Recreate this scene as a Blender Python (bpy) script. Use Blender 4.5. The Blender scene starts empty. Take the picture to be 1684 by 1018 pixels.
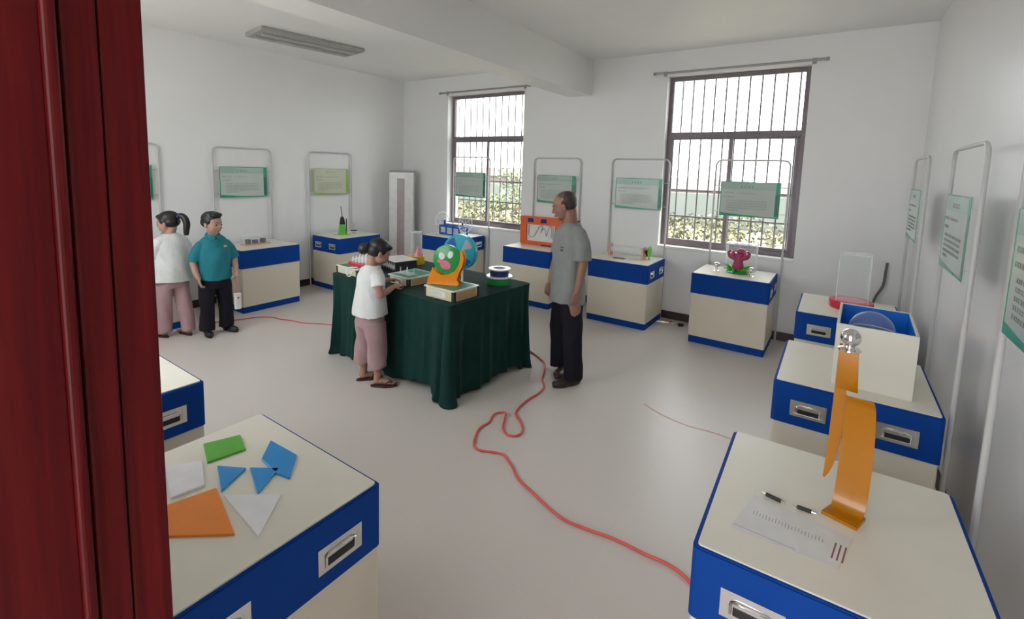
import bpy, bmesh, math, random
from mathutils import Vector, Matrix, Euler, Quaternion, noise
PI = math.pi
R = math.radians
rnd = random.Random(7)
scn = bpy.context.scene
COL = scn.collection

# ------------------------------------------------------------------ camera
CAM_F, CAM_CX, CAM_CY = 783.6, 832.2, 364.7          # fitted on a 1684 x 1018 frame
cam_d = bpy.data.cameras.new('camera')
cam_o = bpy.data.objects.new('camera', cam_d)
COL.objects.link(cam_o)
cam_d.sensor_width = 36.0
cam_d.sensor_fit = 'HORIZONTAL'
cam_d.lens = CAM_F / 1684 * 36
cam_d.shift_x = (842 - CAM_CX) / 1684
cam_d.shift_y = (CAM_CY - 509) / 1684
cam_d.clip_start = 0.02
yaw, pitch, roll = R(-34.681), R(-6.275), R(1.626)
fw = Vector((math.sin(yaw) * math.cos(pitch), math.cos(yaw) * math.cos(pitch), math.sin(pitch)))
rt0 = Vector((math.cos(yaw), -math.sin(yaw), 0))
up0 = rt0.cross(fw)
rt = rt0 * math.cos(roll) + up0 * math.sin(roll)
upv = -rt0 * math.sin(roll) + up0 * math.cos(roll)
cam_o.matrix_world = Matrix(((rt.x, upv.x, -fw.x, 0), (rt.y, upv.y, -fw.y, 0), (rt.z, upv.z, -fw.z, 1.8), (0, 0, 0, 1)))
scn.camera = cam_o

# ------------------------------------------------------------------ world, sun, exposure
w = bpy.data.worlds.new('world'); scn.world = w
w.use_nodes = True
bg = w.node_tree.nodes['Background']
bg.inputs[0].default_value = (0.97, 0.98, 1.0, 1)
bg.inputs[1].default_value = 3.2
sun_d = bpy.data.lights.new('sun', 'SUN'); sun_d.energy = 16.0; sun_d.angle = R(0.8); sun_d.color = (1, 0.93, 0.8)
sun_o = bpy.data.objects.new('sun', sun_d); COL.objects.link(sun_o)
sd = Vector((-0.35, -0.165, -1.0))                     # direction the sunlight travels
sun_o.rotation_euler = sd.to_track_quat('-Z', 'Y').to_euler()
vs = scn.view_settings
vs.view_transform = 'Standard'; vs.look = 'None'; vs.gamma = 1.0
vs.use_curve_mapping = False
vs.exposure = 0.93
scn.cycles.max_bounces = 14
scn.cycles.diffuse_bounces = 8
scn.cycles.transparent_max_bounces = 16
scn.cycles.sample_clamp_indirect = 6.0
scn.cycles.use_denoising = True
def portal(name, loc, rot, sx, sy):
    l = bpy.data.lights.new(name, 'AREA'); l.shape = 'RECTANGLE'; l.size = sx; l.size_y = sy
    l.cycles.is_portal = True
    o = bpy.data.objects.new(name, l); o.location = loc; o.rotation_euler = rot; COL.objects.link(o)
portal('window_light_near', (-1.065, 6.2, 1.93), (R(-90), 0, 0), 1.47, 2.1)
portal('window_light_far', (-4.60, 6.2, 1.91), (R(-90), 0, 0), 1.48, 2.12)

# ------------------------------------------------------------------ materials
def new_mat(name):
    m = bpy.data.materials.new(name); m.use_nodes = True
    nt = m.node_tree
    return m, nt, nt.nodes['Principled BSDF']
def mat(name, col, rough=0.5, metal=0.0, var=0.06, scale=12.0, bump=0.0, bscale=60.0, spec=0.5, **kw):
    m, nt, b = new_mat(name)
    tc = nt.nodes.new('ShaderNodeTexCoord')
    n = nt.nodes.new('ShaderNodeTexNoise'); n.inputs['Scale'].default_value = scale; n.inputs['Detail'].default_value = 3
    nt.links.new(tc.outputs['Object'], n.inputs['Vector'])
    r = nt.nodes.new('ShaderNodeValToRGB')
    c = Vector(col[:3])
    lo = c * (1 - var); hi = c * (1 + var)
    r.color_ramp.elements[0].position = 0.3; r.color_ramp.elements[1].position = 0.7
    r.color_ramp.elements[0].color = (*lo, 1); r.color_ramp.elements[1].color = (min(hi[0], 1), min(hi[1], 1), min(hi[2], 1), 1)
    nt.links.new(n.outputs['Fac'], r.inputs['Fac'])
    nt.links.new(r.outputs['Color'], b.inputs['Base Color'])
    b.inputs['Roughness'].default_value = rough
    b.inputs['Metallic'].default_value = metal
    b.inputs['Specular IOR Level'].default_value = spec
    for k, v in kw.items():
        b.inputs[k.replace('_', ' ')].default_value = v
    if bump:
        n2 = nt.nodes.new('ShaderNodeTexNoise'); n2.inputs['Scale'].default_value = bscale; n2.inputs['Detail'].default_value = 4
        nt.links.new(tc.outputs['Object'], n2.inputs['Vector'])
        bp = nt.nodes.new('ShaderNodeBump'); bp.inputs['Strength'].default_value = bump; bp.inputs['Distance'].default_value = 0.01
        nt.links.new(n2.outputs['Fac'], bp.inputs['Height'])
        nt.links.new(bp.outputs['Normal'], b.inputs['Normal'])
    return m
def clear_mat(name, tint=(1, 1, 1), alpha=0.12, rough=0.03, gloss=(1, 1, 1)):
    """thin clear sheet: mostly see-through, with a little body colour and surface reflection"""
    m, nt, b = new_mat(name)
    out = nt.nodes['Material Output']
    tr = nt.nodes.new('ShaderNodeBsdfTransparent'); tr.inputs[0].default_value = (*tint, 1)
    b.inputs['Base Color'].default_value = (*gloss, 1); b.inputs['Roughness'].default_value = rough
    lw = nt.nodes.new('ShaderNodeLayerWeight'); lw.inputs[0].default_value = 0.5
    pw = nt.nodes.new('ShaderNodeMath'); pw.operation = 'POWER'; pw.inputs[1].default_value = 5.0
    nt.links.new(lw.outputs['Facing'], pw.inputs[0])
    fr = nt.nodes.new('ShaderNodeMath'); fr.operation = 'MULTIPLY_ADD'; fr.inputs[1].default_value = 0.9; fr.inputs[2].default_value = 0.03
    nt.links.new(pw.outputs[0], fr.inputs[0])
    ad = nt.nodes.new('ShaderNodeMath'); ad.operation = 'ADD'; ad.use_clamp = True; ad.inputs[1].default_value = alpha
    nt.links.new(fr.outputs[0], ad.inputs[0])
    mx = nt.nodes.new('ShaderNodeMixShader')
    nt.links.new(ad.outputs[0], mx.inputs[0]); nt.links.new(tr.outputs[0], mx.inputs[1]); nt.links.new(b.outputs[0], mx.inputs[2])
    nt.links.new(mx.outputs[0], out.inputs[0])
    return m
M = {}
M['wall'] = mat('wall_paint', (0.80, 0.80, 0.80), 0.42, var=0.015, scale=2.0, bump=0.03, bscale=9)
M['wall_gloss'] = mat('glossy_wall_paint', (0.80, 0.80, 0.80), 0.27, var=0.015, scale=2.0, bump=0.10, bscale=2.2)
M['ceiling'] = mat('ceiling_paint', (0.80, 0.80, 0.795), 0.42, var=0.015, scale=2.0, bump=0.05, bscale=2)
M['skirting'] = mat('dark_brown_skirting', (0.05, 0.028, 0.025), 0.3, var=0.25, scale=6)
M['cream'] = mat('cream_laminate', (0.72, 0.66, 0.545), 0.42, var=0.02, scale=5, bump=0.02)
M['top'] = mat('cream_worktop', (0.77, 0.735, 0.635), 0.34, var=0.02, scale=5, bump=0.02)
M['blue'] = mat('blue_laminate', (0.003, 0.052, 0.29), 0.6, spec=0.12, var=0.06, scale=4)
M['chrome'] = mat('brushed_steel', (0.72, 0.72, 0.72), 0.22, 1.0, var=0.05)
M['chromeball'] = mat('polished_steel', (0.8, 0.78, 0.76), 0.06, 1.0, var=0.02)
M['dark'] = mat('black_plastic', (0.012, 0.012, 0.014), 0.4, var=0.2)
M['tube'] = mat('white_painted_tube', (0.54, 0.54, 0.53), 0.3, var=0.03)
M['frame'] = mat('brown_window_frame', (0.18, 0.145, 0.17), 0.4, var=0.08)
M['bar'] = mat('grey_grille_bar', (0.09, 0.085, 0.09), 0.5, var=0.08)
M['glass'] = clear_mat('window_glass', (0.97, 0.99, 0.985), 0.0, 0.01)
M['acrylic'] = clear_mat('clear_acrylic', (0.97, 0.98, 0.98), 0.05, 0.04)
M['wire'] = clear_mat('clear_acrylic_edge', (0.9, 0.95, 0.95), 0.35, 0.08)
M['rod'] = mat('curtain_rod_metal', (0.35, 0.35, 0.37), 0.35, 0.6, var=0.05)
M['sill'] = mat('window_sill_paint', (0.74, 0.74, 0.72), 0.4, var=0.02)

# floor: big pale vinyl tiles with hairline joints
m, nt, b = new_mat('pale_floor_tiles'); M['floor'] = m
tc = nt.nodes.new('ShaderNodeTexCoord')
br = nt.nodes.new('ShaderNodeTexBrick')
br.offset = 0.0; br.inputs['Scale'].default_value = 1.0
br.inputs['Brick Width'].default_value = 0.8; br.inputs['Row Height'].default_value = 0.8
br.inputs['Mortar Size'].default_value = 0.0018
br.inputs['Color1'].default_value = (0.64, 0.585, 0.545, 1); br.inputs['Color2'].default_value = (0.645, 0.59, 0.55, 1)
br.inputs['Mortar'].default_value = (0.61, 0.56, 0.52, 1)
nt.links.new(tc.outputs['Object'], br.inputs['Vector'])
nz = nt.nodes.new('ShaderNodeTexNoise'); nz.inputs['Scale'].default_value = 3; nz.inputs['Detail'].default_value = 6
nt.links.new(tc.outputs['Object'], nz.inputs['Vector'])
mr = nt.nodes.new('ShaderNodeMapRange'); mr.inputs[3].default_value = 0.27; mr.inputs[4].default_value = 0.37
nt.links.new(nz.outputs['Fac'], mr.inputs[0]); nt.links.new(mr.outputs[0], b.inputs['Roughness'])
nt.links.new(br.outputs['Color'], b.inputs['Base Color'])
b.inputs['Specular IOR Level'].default_value = 0.45

# red-brown lacquered wood with long vertical grain
m, nt, b = new_mat('red_lacquered_wood'); M['wood'] = m
tc = nt.nodes.new('ShaderNodeTexCoord')
mp = nt.nodes.new('ShaderNodeMapping'); mp.inputs['Scale'].default_value = (60, 60, 2.2)
nt.links.new(tc.outputs['Object'], mp.inputs['Vector'])
nz = nt.nodes.new('ShaderNodeTexNoise'); nz.inputs['Scale'].default_value = 1.0; nz.inputs['Detail'].default_value = 5; nz.inputs['Distortion'].default_value = 1.2
nt.links.new(mp.outputs[0], nz.inputs['Vector'])
rp = nt.nodes.new('ShaderNodeValToRGB')
rp.color_ramp.elements[0].position = 0.3; rp.color_ramp.elements[0].color = (0.075, 0.0045, 0.006, 1)
rp.color_ramp.elements[1].position = 0.75; rp.color_ramp.elements[1].color = (0.14, 0.009, 0.010, 1)
nt.links.new(nz.outputs['Fac'], rp.inputs[0]); nt.links.new(rp.outputs[0], b.inputs['Base Color'])
b.inputs['Roughness'].default_value = 0.3; b.inputs['Specular IOR Level'].default_value = 0.14

# ------------------------------------------------------------------ mesh helpers
def link(name, me, m=None, parent=None, smooth=False):
    o = bpy.data.objects.new(name, me); COL.objects.link(o)
    if m is not None: me.materials.append(m)
    if parent is not None: o.parent = parent
    if smooth:
        for p in me.polygons: p.use_smooth = True
    return o
def obj(name, bm, m=None, parent=None, smooth=False):
    bmesh.ops.recalc_face_normals(bm, faces=bm.faces)
    me = bpy.data.meshes.new(name); bm.to_mesh(me); bm.free()
    if smooth:
        for p in me.polygons: p.use_smooth = True
        try: me.set_sharp_from_angle(angle=R(38))
        except Exception: pass
    return link(name, me, m, parent)
def thing(name, label, cat, loc=(0, 0, 0), rz=0.0, group=None):
    o = bpy.data.objects.new(name, None); COL.objects.link(o)
    o.empty_display_size = 0.1
    o.location = loc; o.rotation_euler = (0, 0, rz)
    o['label'] = label; o['category'] = cat
    if group: o['group'] = group
    return o
def tag(o, label, cat, group=None):
    o['label'] = label; o['category'] = cat
    if group: o['group'] = group
    return o
def struct(o):
    o['kind'] = 'structure'; return o
def B(): return bmesh.new()
def xf(bm, verts, mtx):
    if mtx is not None: bmesh.ops.transform(bm, matrix=mtx, verts=verts)
def box(bm, x0, x1, y0, y1, z0, z1, bev=0.0, mtx=None, seg=2):
    r = bmesh.ops.create_cube(bm, size=1.0)
    vs_ = r['verts']
    bmesh.ops.transform(bm, matrix=Matrix.Translation(((x0 + x1) / 2, (y0 + y1) / 2, (z0 + z1) / 2)) @ Matrix.Diagonal((abs(x1 - x0), abs(y1 - y0), abs(z1 - z0), 1)), verts=vs_)
    if bev > 0:
        es = list({e for v in vs_ for e in v.link_edges})
        r2 = bmesh.ops.bevel(bm, geom=es, offset=bev, segments=seg, affect='EDGES', profile=0.5)
        vs_ = list({v for f in r2['faces'] for v in f.verts} | {v for v in vs_ if v.is_valid})
    xf(bm, vs_, mtx)
    return bm
def vbox(bm, x0, x1, y0, y1, z0, z1, rad=0.02, seg=4, mtx=None):
    """box with rounded vertical edges"""
    pts = []
    for cx, cy, a0 in ((x1 - rad, y1 - rad, 0), (x0 + rad, y1 - rad, 90), (x0 + rad, y0 + rad, 180), (x1 - rad, y0 + rad, 270)):
        for k in range(seg + 1):
            a = R(a0 + 90 * k / seg); pts.append((cx + rad * math.cos(a), cy + rad * math.sin(a)))
    return prism(bm, pts, z0, z1, mtx)
def prism(bm, pts, z0, z1, mtx=None):
    lo = [bm.verts.new((x, y, z0)) for x, y in pts]; hi = [bm.verts.new((x, y, z1)) for x, y in pts]
    n = len(pts)
    for i in range(n):
        bm.faces.new((lo[i], lo[(i + 1) % n], hi[(i + 1) % n], hi[i]))
    bm.faces.new(lo[::-1]); bm.faces.new(hi)
    xf(bm, lo + hi, mtx)
    return bm
def lathe(bm, prof, n=24, mtx=None):
    rings = []; allv = []
    for r_, z in prof:
        ring = [bm.verts.new((r_ * math.cos(2 * PI * i / n), r_ * math.sin(2 * PI * i / n), z)) for i in range(n)] if r_ > 1e-6 else [bm.verts.new((0, 0, z))]
        rings.append(ring); allv += ring
    for a, b_ in zip(rings, rings[1:]):
        for i in range(n):
            j = (i + 1) % n
            if len(a) == 1 and len(b_) == 1: continue
            if len(a) == 1: bm.faces.new((a[0], b_[i], b_[j]))
            elif len(b_) == 1: bm.faces.new((a[i], a[j], b_[0]))
            else: bm.faces.new((a[i], a[j], b_[j], b_[i]))
    if len(rings[0]) > 1 and prof[0] != prof[-1]: bm.faces.new(rings[0][::-1])
    if len(rings[-1]) > 1 and prof[0] != prof[-1]: bm.faces.new(rings[-1])
    xf(bm, allv, mtx)
    return bm
def cyl(bm, p0, p1, r0, r1=None, n=16):
    r1 = r0 if r1 is None else r1
    p0 = Vector(p0); p1 = Vector(p1); d = p1 - p0
    q = d.to_track_quat('Z', 'Y').to_matrix().to_4x4()
    return lathe(bm, [(r0, 0), (r1, d.length)], n, Matrix.Translation(p0) @ q)
def ell(bm, c, r, rot=None, seg=20, rings=12):
    o = bmesh.ops.create_uvsphere(bm, u_segments=seg, v_segments=rings, radius=1.0)
    mt = Matrix.Translation(Vector(c)) @ (rot.to_4x4() if rot is not None else Matrix.Identity(4)) @ Matrix.Diagonal((*r, 1))
    bmesh.ops.transform(bm, matrix=mt, verts=o['verts'])
    return bm
def smooth_path(pts, sub=6, closed=False):
    P = [Vector(p) for p in pts]; n = len(P); out = []
    for i in range(n if closed else n - 1):
        if closed: a, b_, c, d = P[(i - 1) % n], P[i], P[(i + 1) % n], P[(i + 2) % n]
        else: a, b_, c, d = P[max(i - 1, 0)], P[i], P[i + 1], P[min(i + 2, n - 1)]
        for k in range(sub):
            t = k / sub
            out.append(0.5 * ((2 * b_) + (c - a) * t + (2 * a - 5 * b_ + 4 * c - d) * t * t + (3 * b_ - a - 3 * c + d) * t ** 3))
    if not closed: out.append(P[-1])
    return out
def tube(bm, pts, r, n=10, closed=False, caps=True):
    P = [Vector(p) for p in pts]; m_ = len(P); rings = []
    rr = r if isinstance(r, (list, tuple)) else [r] * m_
    T0 = (P[1] - P[0]).normalized()
    N = T0.orthogonal().normalized()
    for i in range(m_):
        if closed: T = (P[(i + 1) % m_] - P[i - 1]).normalized()
        else: T = (P[min(i + 1, m_ - 1)] - P[max(i - 1, 0)]).normalized()
        N = (N - T * N.dot(T))
        N = N.normalized() if N.length > 1e-6 else T.orthogonal().normalized()
        Bn = T.cross(N)
        rings.append([bm.verts.new(P[i] + (N * math.cos(2 * PI * k / n) + Bn * math.sin(2 * PI * k / n)) * rr[i]) for k in range(n)])
    for i in range(m_ if closed else m_ - 1):
        a, b_ = rings[i], rings[(i + 1) % m_]
        for k in range(n):
            bm.faces.new((a[k], a[(k + 1) % n], b_[(k + 1) % n], b_[k]))
    if caps and not closed:
        bm.faces.new(rings[0][::-1]); bm.faces.new(rings[-1])
    return bm
def grid_sheet(bm, nx, ny, fn, close_x=False):
    g = [[bm.verts.new(fn(i / nx, j / ny)) for i in range(nx + (0 if close_x else 1))] for j in range(ny + 1)]
    for j in range(ny):
        for i in range(nx):
            i2 = (i + 1) % nx if close_x else i + 1
            bm.faces.new((g[j][i], g[j][i2], g[j + 1][i2], g[j + 1][i]))
    return g
def solidify(o, t, offset=0.0):
    md = o.modifiers.new('thickness', 'SOLIDIFY'); md.thickness = t; md.offset = offset
    return o
def dup(root, loc, rz, label, group=None, skip=()):
    r_ = root.copy(); COL.objects.link(r_)
    r_.location = loc; r_.rotation_euler = (0, 0, rz)
    r_['label'] = label
    if group: r_['group'] = group
    for ch in [c for c in root.children]:
        if ch.name.split('.')[0] in skip: continue
        c = ch.copy(); COL.objects.link(c); c.parent = r_
        for g in [q for q in ch.children]:
            d = g.copy(); COL.objects.link(d); d.parent = c
    return r_

# ------------------------------------------------------------------ the room
XL, XR, YB, YF, ZC = -6.37, 0.635, 5.96, 0.242, 3.26
WIN = [('window_1', -5.34, -3.86, 0.855, 2.965), ('window_2', -1.80, -0.33, 0.885, 2.975)]
WT = 0.28                                             # outer wall thickness
YO = YB + WT
bm = B(); box(bm, XL - 0.3, XR + 2.2, -2.0, YO, -0.1, 0); struct(obj('floor', bm, M['floor']))
bm = B(); box(bm, XL - 0.3, XR + 0.3, YF - 0.16, YO, ZC, ZC + 0.15); struct(obj('ceiling', bm, M['ceiling']))
bm = B(); box(bm, XL - 0.24, XL, YF - 0.16, YO, 0, ZC); struct(obj('wall_left', bm, M['wall']))
bm = B(); box(bm, XR, XR + 0.24, YF - 0.16, YO, 0, ZC); struct(obj('wall_right', bm, M['wall_gloss']))
bm = B()
xs = [XL, WIN[0][1], WIN[0][2], WIN[1][1], WIN[1][2], XR]
for i in range(5):
    if i % 2 == 0: box(bm, xs[i], xs[i + 1], YB, YO, 0, ZC)
    else:
        wd = WIN[i // 2]
        box(bm, xs[i], xs[i + 1], YB, YO, 0, wd[3]); box(bm, xs[i], xs[i + 1], YB, YO, wd[4], ZC)
struct(obj('wall_back', bm, M['wall']))
DX0, DX1, DH = -0.72, 0.42, 2.75                      # doorway the camera stands in
bm = B()
FW = [(-5.55, -4.35), (-4.0, -2.3)]
fx = [XL, *FW[0], *FW[1], DX0 - 0.05]
for i in range(5):
    if i % 2 == 0: box(bm, fx[i], fx[i + 1], YF - 0.16, YF - 0.004, 0, ZC)
    else: box(bm, fx[i], fx[i + 1], YF - 0.16, YF - 0.004, 0, 0.95); box(bm, fx[i], fx[i + 1], YF - 0.16, YF - 0.004, 2.95, ZC)
box(bm, DX1, XR, YF - 0.16, YF - 0.004, 0, ZC); box(bm, DX0 - 0.05, DX1, YF - 0.16, YF - 0.004, DH, ZC)
struct(obj('wall_front', bm, M['wall']))
portal('entrance_light', ((XR - 1.1) / 2, -2.05, 1.37), (R(90), 0, 0), XR + 1.5, 2.75)  # portal for the unseen opening added behind the camera as fill
# two unseen windows added beside the door to brighten the room
for k, (x0, x1) in enumerate(FW):
    root = thing('window_%d' % (k + 3), '', '', (0, 0, 0)); del root['label']; del root['category']; root['kind'] = 'structure'
    bm = B()
    for a_, c_ in ((x0, x0 + .05), (x1 - .05, x1), ((x0 + x1) / 2 - .025, (x0 + x1) / 2 + .025)): box(bm, a_, c_, YF - .11, YF - .06, .95, 2.95)
    for a_, c_ in ((.95, 1.0), (2.25, 2.31), (2.90, 2.95)): box(bm, x0 + .05, x1 - .05, YF - .108, YF - .062, a_, c_)
    obj('window_frame', bm, M['frame'], root)
    bm = B(); box(bm, x0 + .05, x1 - .05, YF - .087, YF - .083, 1.0, 2.9); obj('window_pane', bm, M['glass'], root)
    portal('window_light_yard', ((x0 + x1) / 2, YF - .2, 1.95), (R(90), 0, 0), 1.7, 2.0)
# unseen enclosure added behind the doorway to cut light, with an opening for fill
bm = B(); box(bm, -2.1, -1.3, -2.0, -1.8, 0, ZC); box(bm, XR - .15, XR + 1.2, -2.0, -1.8, 0, ZC); box(bm, -1.3, XR - .15, -2.0, -1.8, 2.75, ZC); box(bm, -2.1, -1.9, -1.8, YF - .161, 0, ZC); box(bm, XR + 1.0, XR + 1.2, -1.8, YF - .161, 0, ZC); struct(obj('wall_lobby', bm, M['wall']))
bm = B(); box(bm, -2.1, XR + 1.2, -2.0, YF - 0.161, ZC, ZC + 0.15); struct(obj('ceiling_lobby', bm, M['ceiling']))
bm = B(); box(bm, XR + 0.24, XR + 1.2, YF - 0.16, YF - 0.004, 0, ZC); struct(obj('wall_lobby_side', bm, M['wall']))
# door frame: stepped red-brown moulding on the left jamb
bm = B()
z1 = DH + 0.02
box(bm, DX0 - 0.055, DX0, 0.198, YF, 0, z1, 0.003)
box(bm, DX0 - 0.055, DX0 + 0.004, 0.163, 0.1965, 0, z1, 0.004)
box(bm, DX0 - 0.055, DX0 - 0.006, 0.158, 0.166, 0, z1)
box(bm, DX0 - 0.055, DX0 + 0.012, 0.147, 0.160, 0, z1, 0.005, seg=3)
box(bm, DX0 - 0.055, DX0 + 0.002, -0.25, 0.149, 0, z1, 0.003)
struct(obj('door_1', bm, M['wood']))
# ceiling beam
bm = B(); box(bm, -3.13, -2.80, YF - 0.16, YB, 2.805, ZC); struct(obj('trim_1', bm, M['ceiling']))
# skirting
bh = 0.096
bm = B(); box(bm, XL, XR, YB - 0.012, YB, 0, bh, 0.002); struct(obj('baseboard_back', bm, M['skirting']))
bm = B(); box(bm, XL, XL + 0.012, YF, YB - 0.012, 0, bh, 0.002); struct(obj('baseboard_left', bm, M['skirting']))
bm = B(); box(bm, XR - 0.012, XR, YF, YB - 0.012, 0, bh, 0.002); struct(obj('baseboard_right', bm, M['skirting']))
# windows
for name, x0, x1, z0, z1 in WIN:
    ya, yb = YB + 0.115, YB + 0.165
    fw_ = 0.05; zs = z0; z0 = z0 + 0.03
    root = thing(name, '', '', (0, 0, 0)); del root['label']; del root['category']; root['kind'] = 'structure'
    zr = 2.275
    xm = (x0 + x1) / 2
    bm = B()
    box(bm, x0, x0 + fw_, ya, yb, z0, z1, 0.003); box(bm, x1 - fw_, x1, ya, yb, z0, z1, 0.003)
    box(bm, x0 + fw_, x1 - fw_, ya, yb, z1 - fw_, z1, 0.003); box(bm, x0 + fw_, x1 - fw_, ya, yb, z0, z0 + fw_, 0.003)
    box(bm, x0 + fw_, x1 - fw_, ya, yb, zr - 0.035, zr + 0.035, 0.003)
    obj('window_frame', bm, M['frame'], root)
    for k, (a, c, yy) in enumerate(((x0 + fw_, xm + 0.025, ya - 0.004), (xm - 0.025, x1 - fw_, ya + 0.022))):
        bm = B(); s = 0.035
        zb, zt = z0 + fw_, zr - 0.035
        box(bm, a, a + s, yy, yy + 0.024, zb, zt, 0.002); box(bm, c - s, c, yy, yy + 0.024, zb, zt, 0.002)
        box(bm, a + s, c - s, yy, yy + 0.024, zb, zb + s, 0.002); box(bm, a + s, c - s, yy, yy + 0.024, zt - s * 0.6, zt, 0.002)
        sa = obj('window_sash', bm, M['frame'], root)
        bm = B(); box(bm, a + s, c - s, yy + 0.010, yy + 0.014, zb + s, zt - s * 0.6); obj('window_pane', bm, M['glass'], sa)
    bm = B(); box(bm, x0 + fw_, x1 - fw_, ya + 0.02, ya + 0.024, zr + 0.035, z1 - fw_); obj('window_pane', bm, M['glass'], root)
    bm = B(); box(bm, x0 - 0.0, x1 + 0.0, YB - 0.015, ya + 0.05, zs - 0.004, z0 - 0.0005, 0.004); obj('window_sill', bm, M['sill'], root)
    # security grille outside the glass
    g = thing('window_grille', 'grey iron security bars outside the %s' % ('smaller left window' if name == 'window_1' else 'larger right window'), 'window bars', (xm, YO + 0.03, 0))
    hw = (x1 - x0) / 2 + 0.05
    bm = B()
    for zz in (z0 - 0.03, 1.27, 1.60, 2.28, z1 + 0.03): box(bm, -hw, hw, -0.01, 0.01, zz - 0.010, zz + 0.010)
    obj('rail', bm, M['bar'], g)
    n = 13
    bars = []
    for i in range(n):
        x = -hw + 0.03 + (2 * hw - 0.06) * i / (n - 1)
        if i == 0:
            bm = B(); cyl(bm, (0, 0, z0 - 0.03), (0, 0, z1 + 0.03), 0.0095, n=8); b0 = obj('bar', bm, M['bar'], g); b0.location.x = x
        else:
            c = b0.copy(); COL.objects.link(c); c.parent = g; c.location.x = x
# curtain rods
for k, (xa, xb, z, lab) in enumerate(((-5.45, -3.75, 3.0, 'thin grey curtain rod above the smaller left window'), (-1.93, -0.21, 3.0, 'thin grey curtain rod above the larger right window'))):
    t = thing('curtain_rod', lab, 'curtain rod', ((xa + xb) / 2, YB - 0.06, z))
    h = (xb - xa) / 2
    bm = B(); cyl(bm, (-h, 0, 0), (h, 0, 0), 0.013); obj('rod', bm, M['rod'], t, True)
    for s in (-1, 1):
        bm = B(); cyl(bm, (s * h, 0, 0), (s * (h + 0.03), 0, 0), 0.02, 0.016); obj('finial', bm, M['rod'], t, True)
        bm = B(); box(bm, s * (h - 0.1) - 0.008, s * (h - 0.1) + 0.008, 0, 0.06, -0.008, 0.008); box(bm, s * (h - 0.1) - 0.02, s * (h - 0.1) + 0.02, 0.055, 0.06, -0.03, 0.03); obj('bracket', bm, M['rod'], t)
# lamp housing on the ceiling
t = thing('ceiling_lamp', 'flat grey lamp housing on the ceiling left of the beam', 'ceiling lamp', (-5.36, 3.47, ZC), R(-8))
M['lampgrey'] = mat('grey_lamp_housing', (0.36, 0.36, 0.35), 0.6, var=0.05)
bm = B(); box(bm, -0.24, 0.24, -0.62, 0.62, -0.045, 0, 0.012); obj('lamp_housing', bm, M['lampgrey'], t)
bm = B()
for s in (-0.1, 0.1): cyl(bm, (s, -0.56, -0.055), (s, 0.56, -0.055), 0.014)
obj('lamp_tube', bm, mat('grey_unlit_tube', (0.45, 0.45, 0.44), 0.4), t, True)

# ------------------------------------------------------------------ outside
M['ground'] = mat('dry_grass_ground', (0.12, 0.115, 0.095), 0.9, var=0.35, scale=1.3, bump=0.4, bscale=12)
bm = B(); box(bm, -60, 40, YO + 0.0, 90, -0.6, -0.4); struct(obj('ground', bm, M['ground']))
bm = B(); box(bm, -60, 40, -60, -2.0, -0.3, -0.1); struct(obj('ground_yard', bm, mat('yard_concrete', (.30, .30, .31), .8)))
M['farwall'] = mat('pale_boundary_wall_paint', (0.18, 0.20, 0.18), 0.8, var=0.06, scale=0.8)
bm = B(); box(bm, -45, 30, 21.5, 21.75, -0.4, 1.0); tag(obj('boundary_wall', bm, M['farwall']), 'long pale boundary wall beyond the weeds outside', 'wall')
M['roof'] = mat('grey_roof_tiles', (0.07, 0.055, 0.06), 0.8, var=0.15, scale=2)
M['farhouse'] = mat('weathered_house_wall', (0.2, 0.17, 0.17), 0.85, var=0.1, scale=1)
for k, (xa, xb, yy, h, lab) in enumerate(((-42, -27, 44, 2.2, 'low grey-roofed house far beyond the left window'), (-21, -6.5, 42, 1.7, 'long low grey-roofed house far beyond the right window'), (-4.5, 5, 43, 1.6, 'low grey-roofed house beyond the right edge of the right window'))):
    t = thing('house', lab, 'house', ((xa + xb) / 2, yy, -0.4))
    hw = (xb - xa) / 2
    bm = B(); box(bm, -hw, hw, 0, 5, 0, h - 0.7); obj('wall', bm, M['farhouse'], t)
    bm = B(); prism(bm, [(-0.4, h - 0.75), (5.4, h - 0.75), (2.5, h + 0.15)], -hw - 0.3, hw + 0.3, Matrix(((0, 0, 1, 0), (1, 0, 0, 0), (0, 1, 0, 0), (0, 0, 0, 1))))
    obj('roof', bm, M['roof'], t)
# weeds: uncountable
def leaf_tuft(bm, c, rad, h, n, rr):
    for _ in range(n):
        a = rr.uniform(0, 2 * PI); d = rad * math.sqrt(rr.random()); z = h * rr.random()
        p = Vector(c) + Vector((d * math.cos(a), d * math.sin(a), z))
        s = rr.uniform(0.06, 0.13)
        q = Euler((rr.uniform(-1.2, 1.2), rr.uniform(-1.2, 1.2), rr.uniform(0, 6.3))).to_matrix()
        vs4 = [bm.verts.new(p + q @ Vector(v) * s) for v in ((-.5, 0, 0), (0, -.9, .12), (.5, 0, 0), (0, .9, -.12))]
        bm.faces.new(vs4)
def leafmat(name, c1, c2):
    m_, nt_, b_ = new_mat(name)
    oi = nt_.nodes.new('ShaderNodeTexCoord'); n_ = nt_.nodes.new('ShaderNodeTexNoise'); n_.inputs['Scale'].default_value = 1.7; n_.inputs['Detail'].default_value = 5
    nt_.links.new(oi.outputs['Object'], n_.inputs['Vector'])
    r_ = nt_.nodes.new('ShaderNodeValToRGB'); r_.color_ramp.elements[0].position = .35; r_.color_ramp.elements[1].position = .65
    r_.color_ramp.elements[0].color = (*c1, 1); r_.color_ramp.elements[1].color = (*c2, 1)
    nt_.links.new(n_.outputs['Fac'], r_.inputs[0]); nt_.links.new(r_.outputs[0], b_.inputs['Base Color']); b_.inputs['Roughness'].default_value = .7
    return m_
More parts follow.
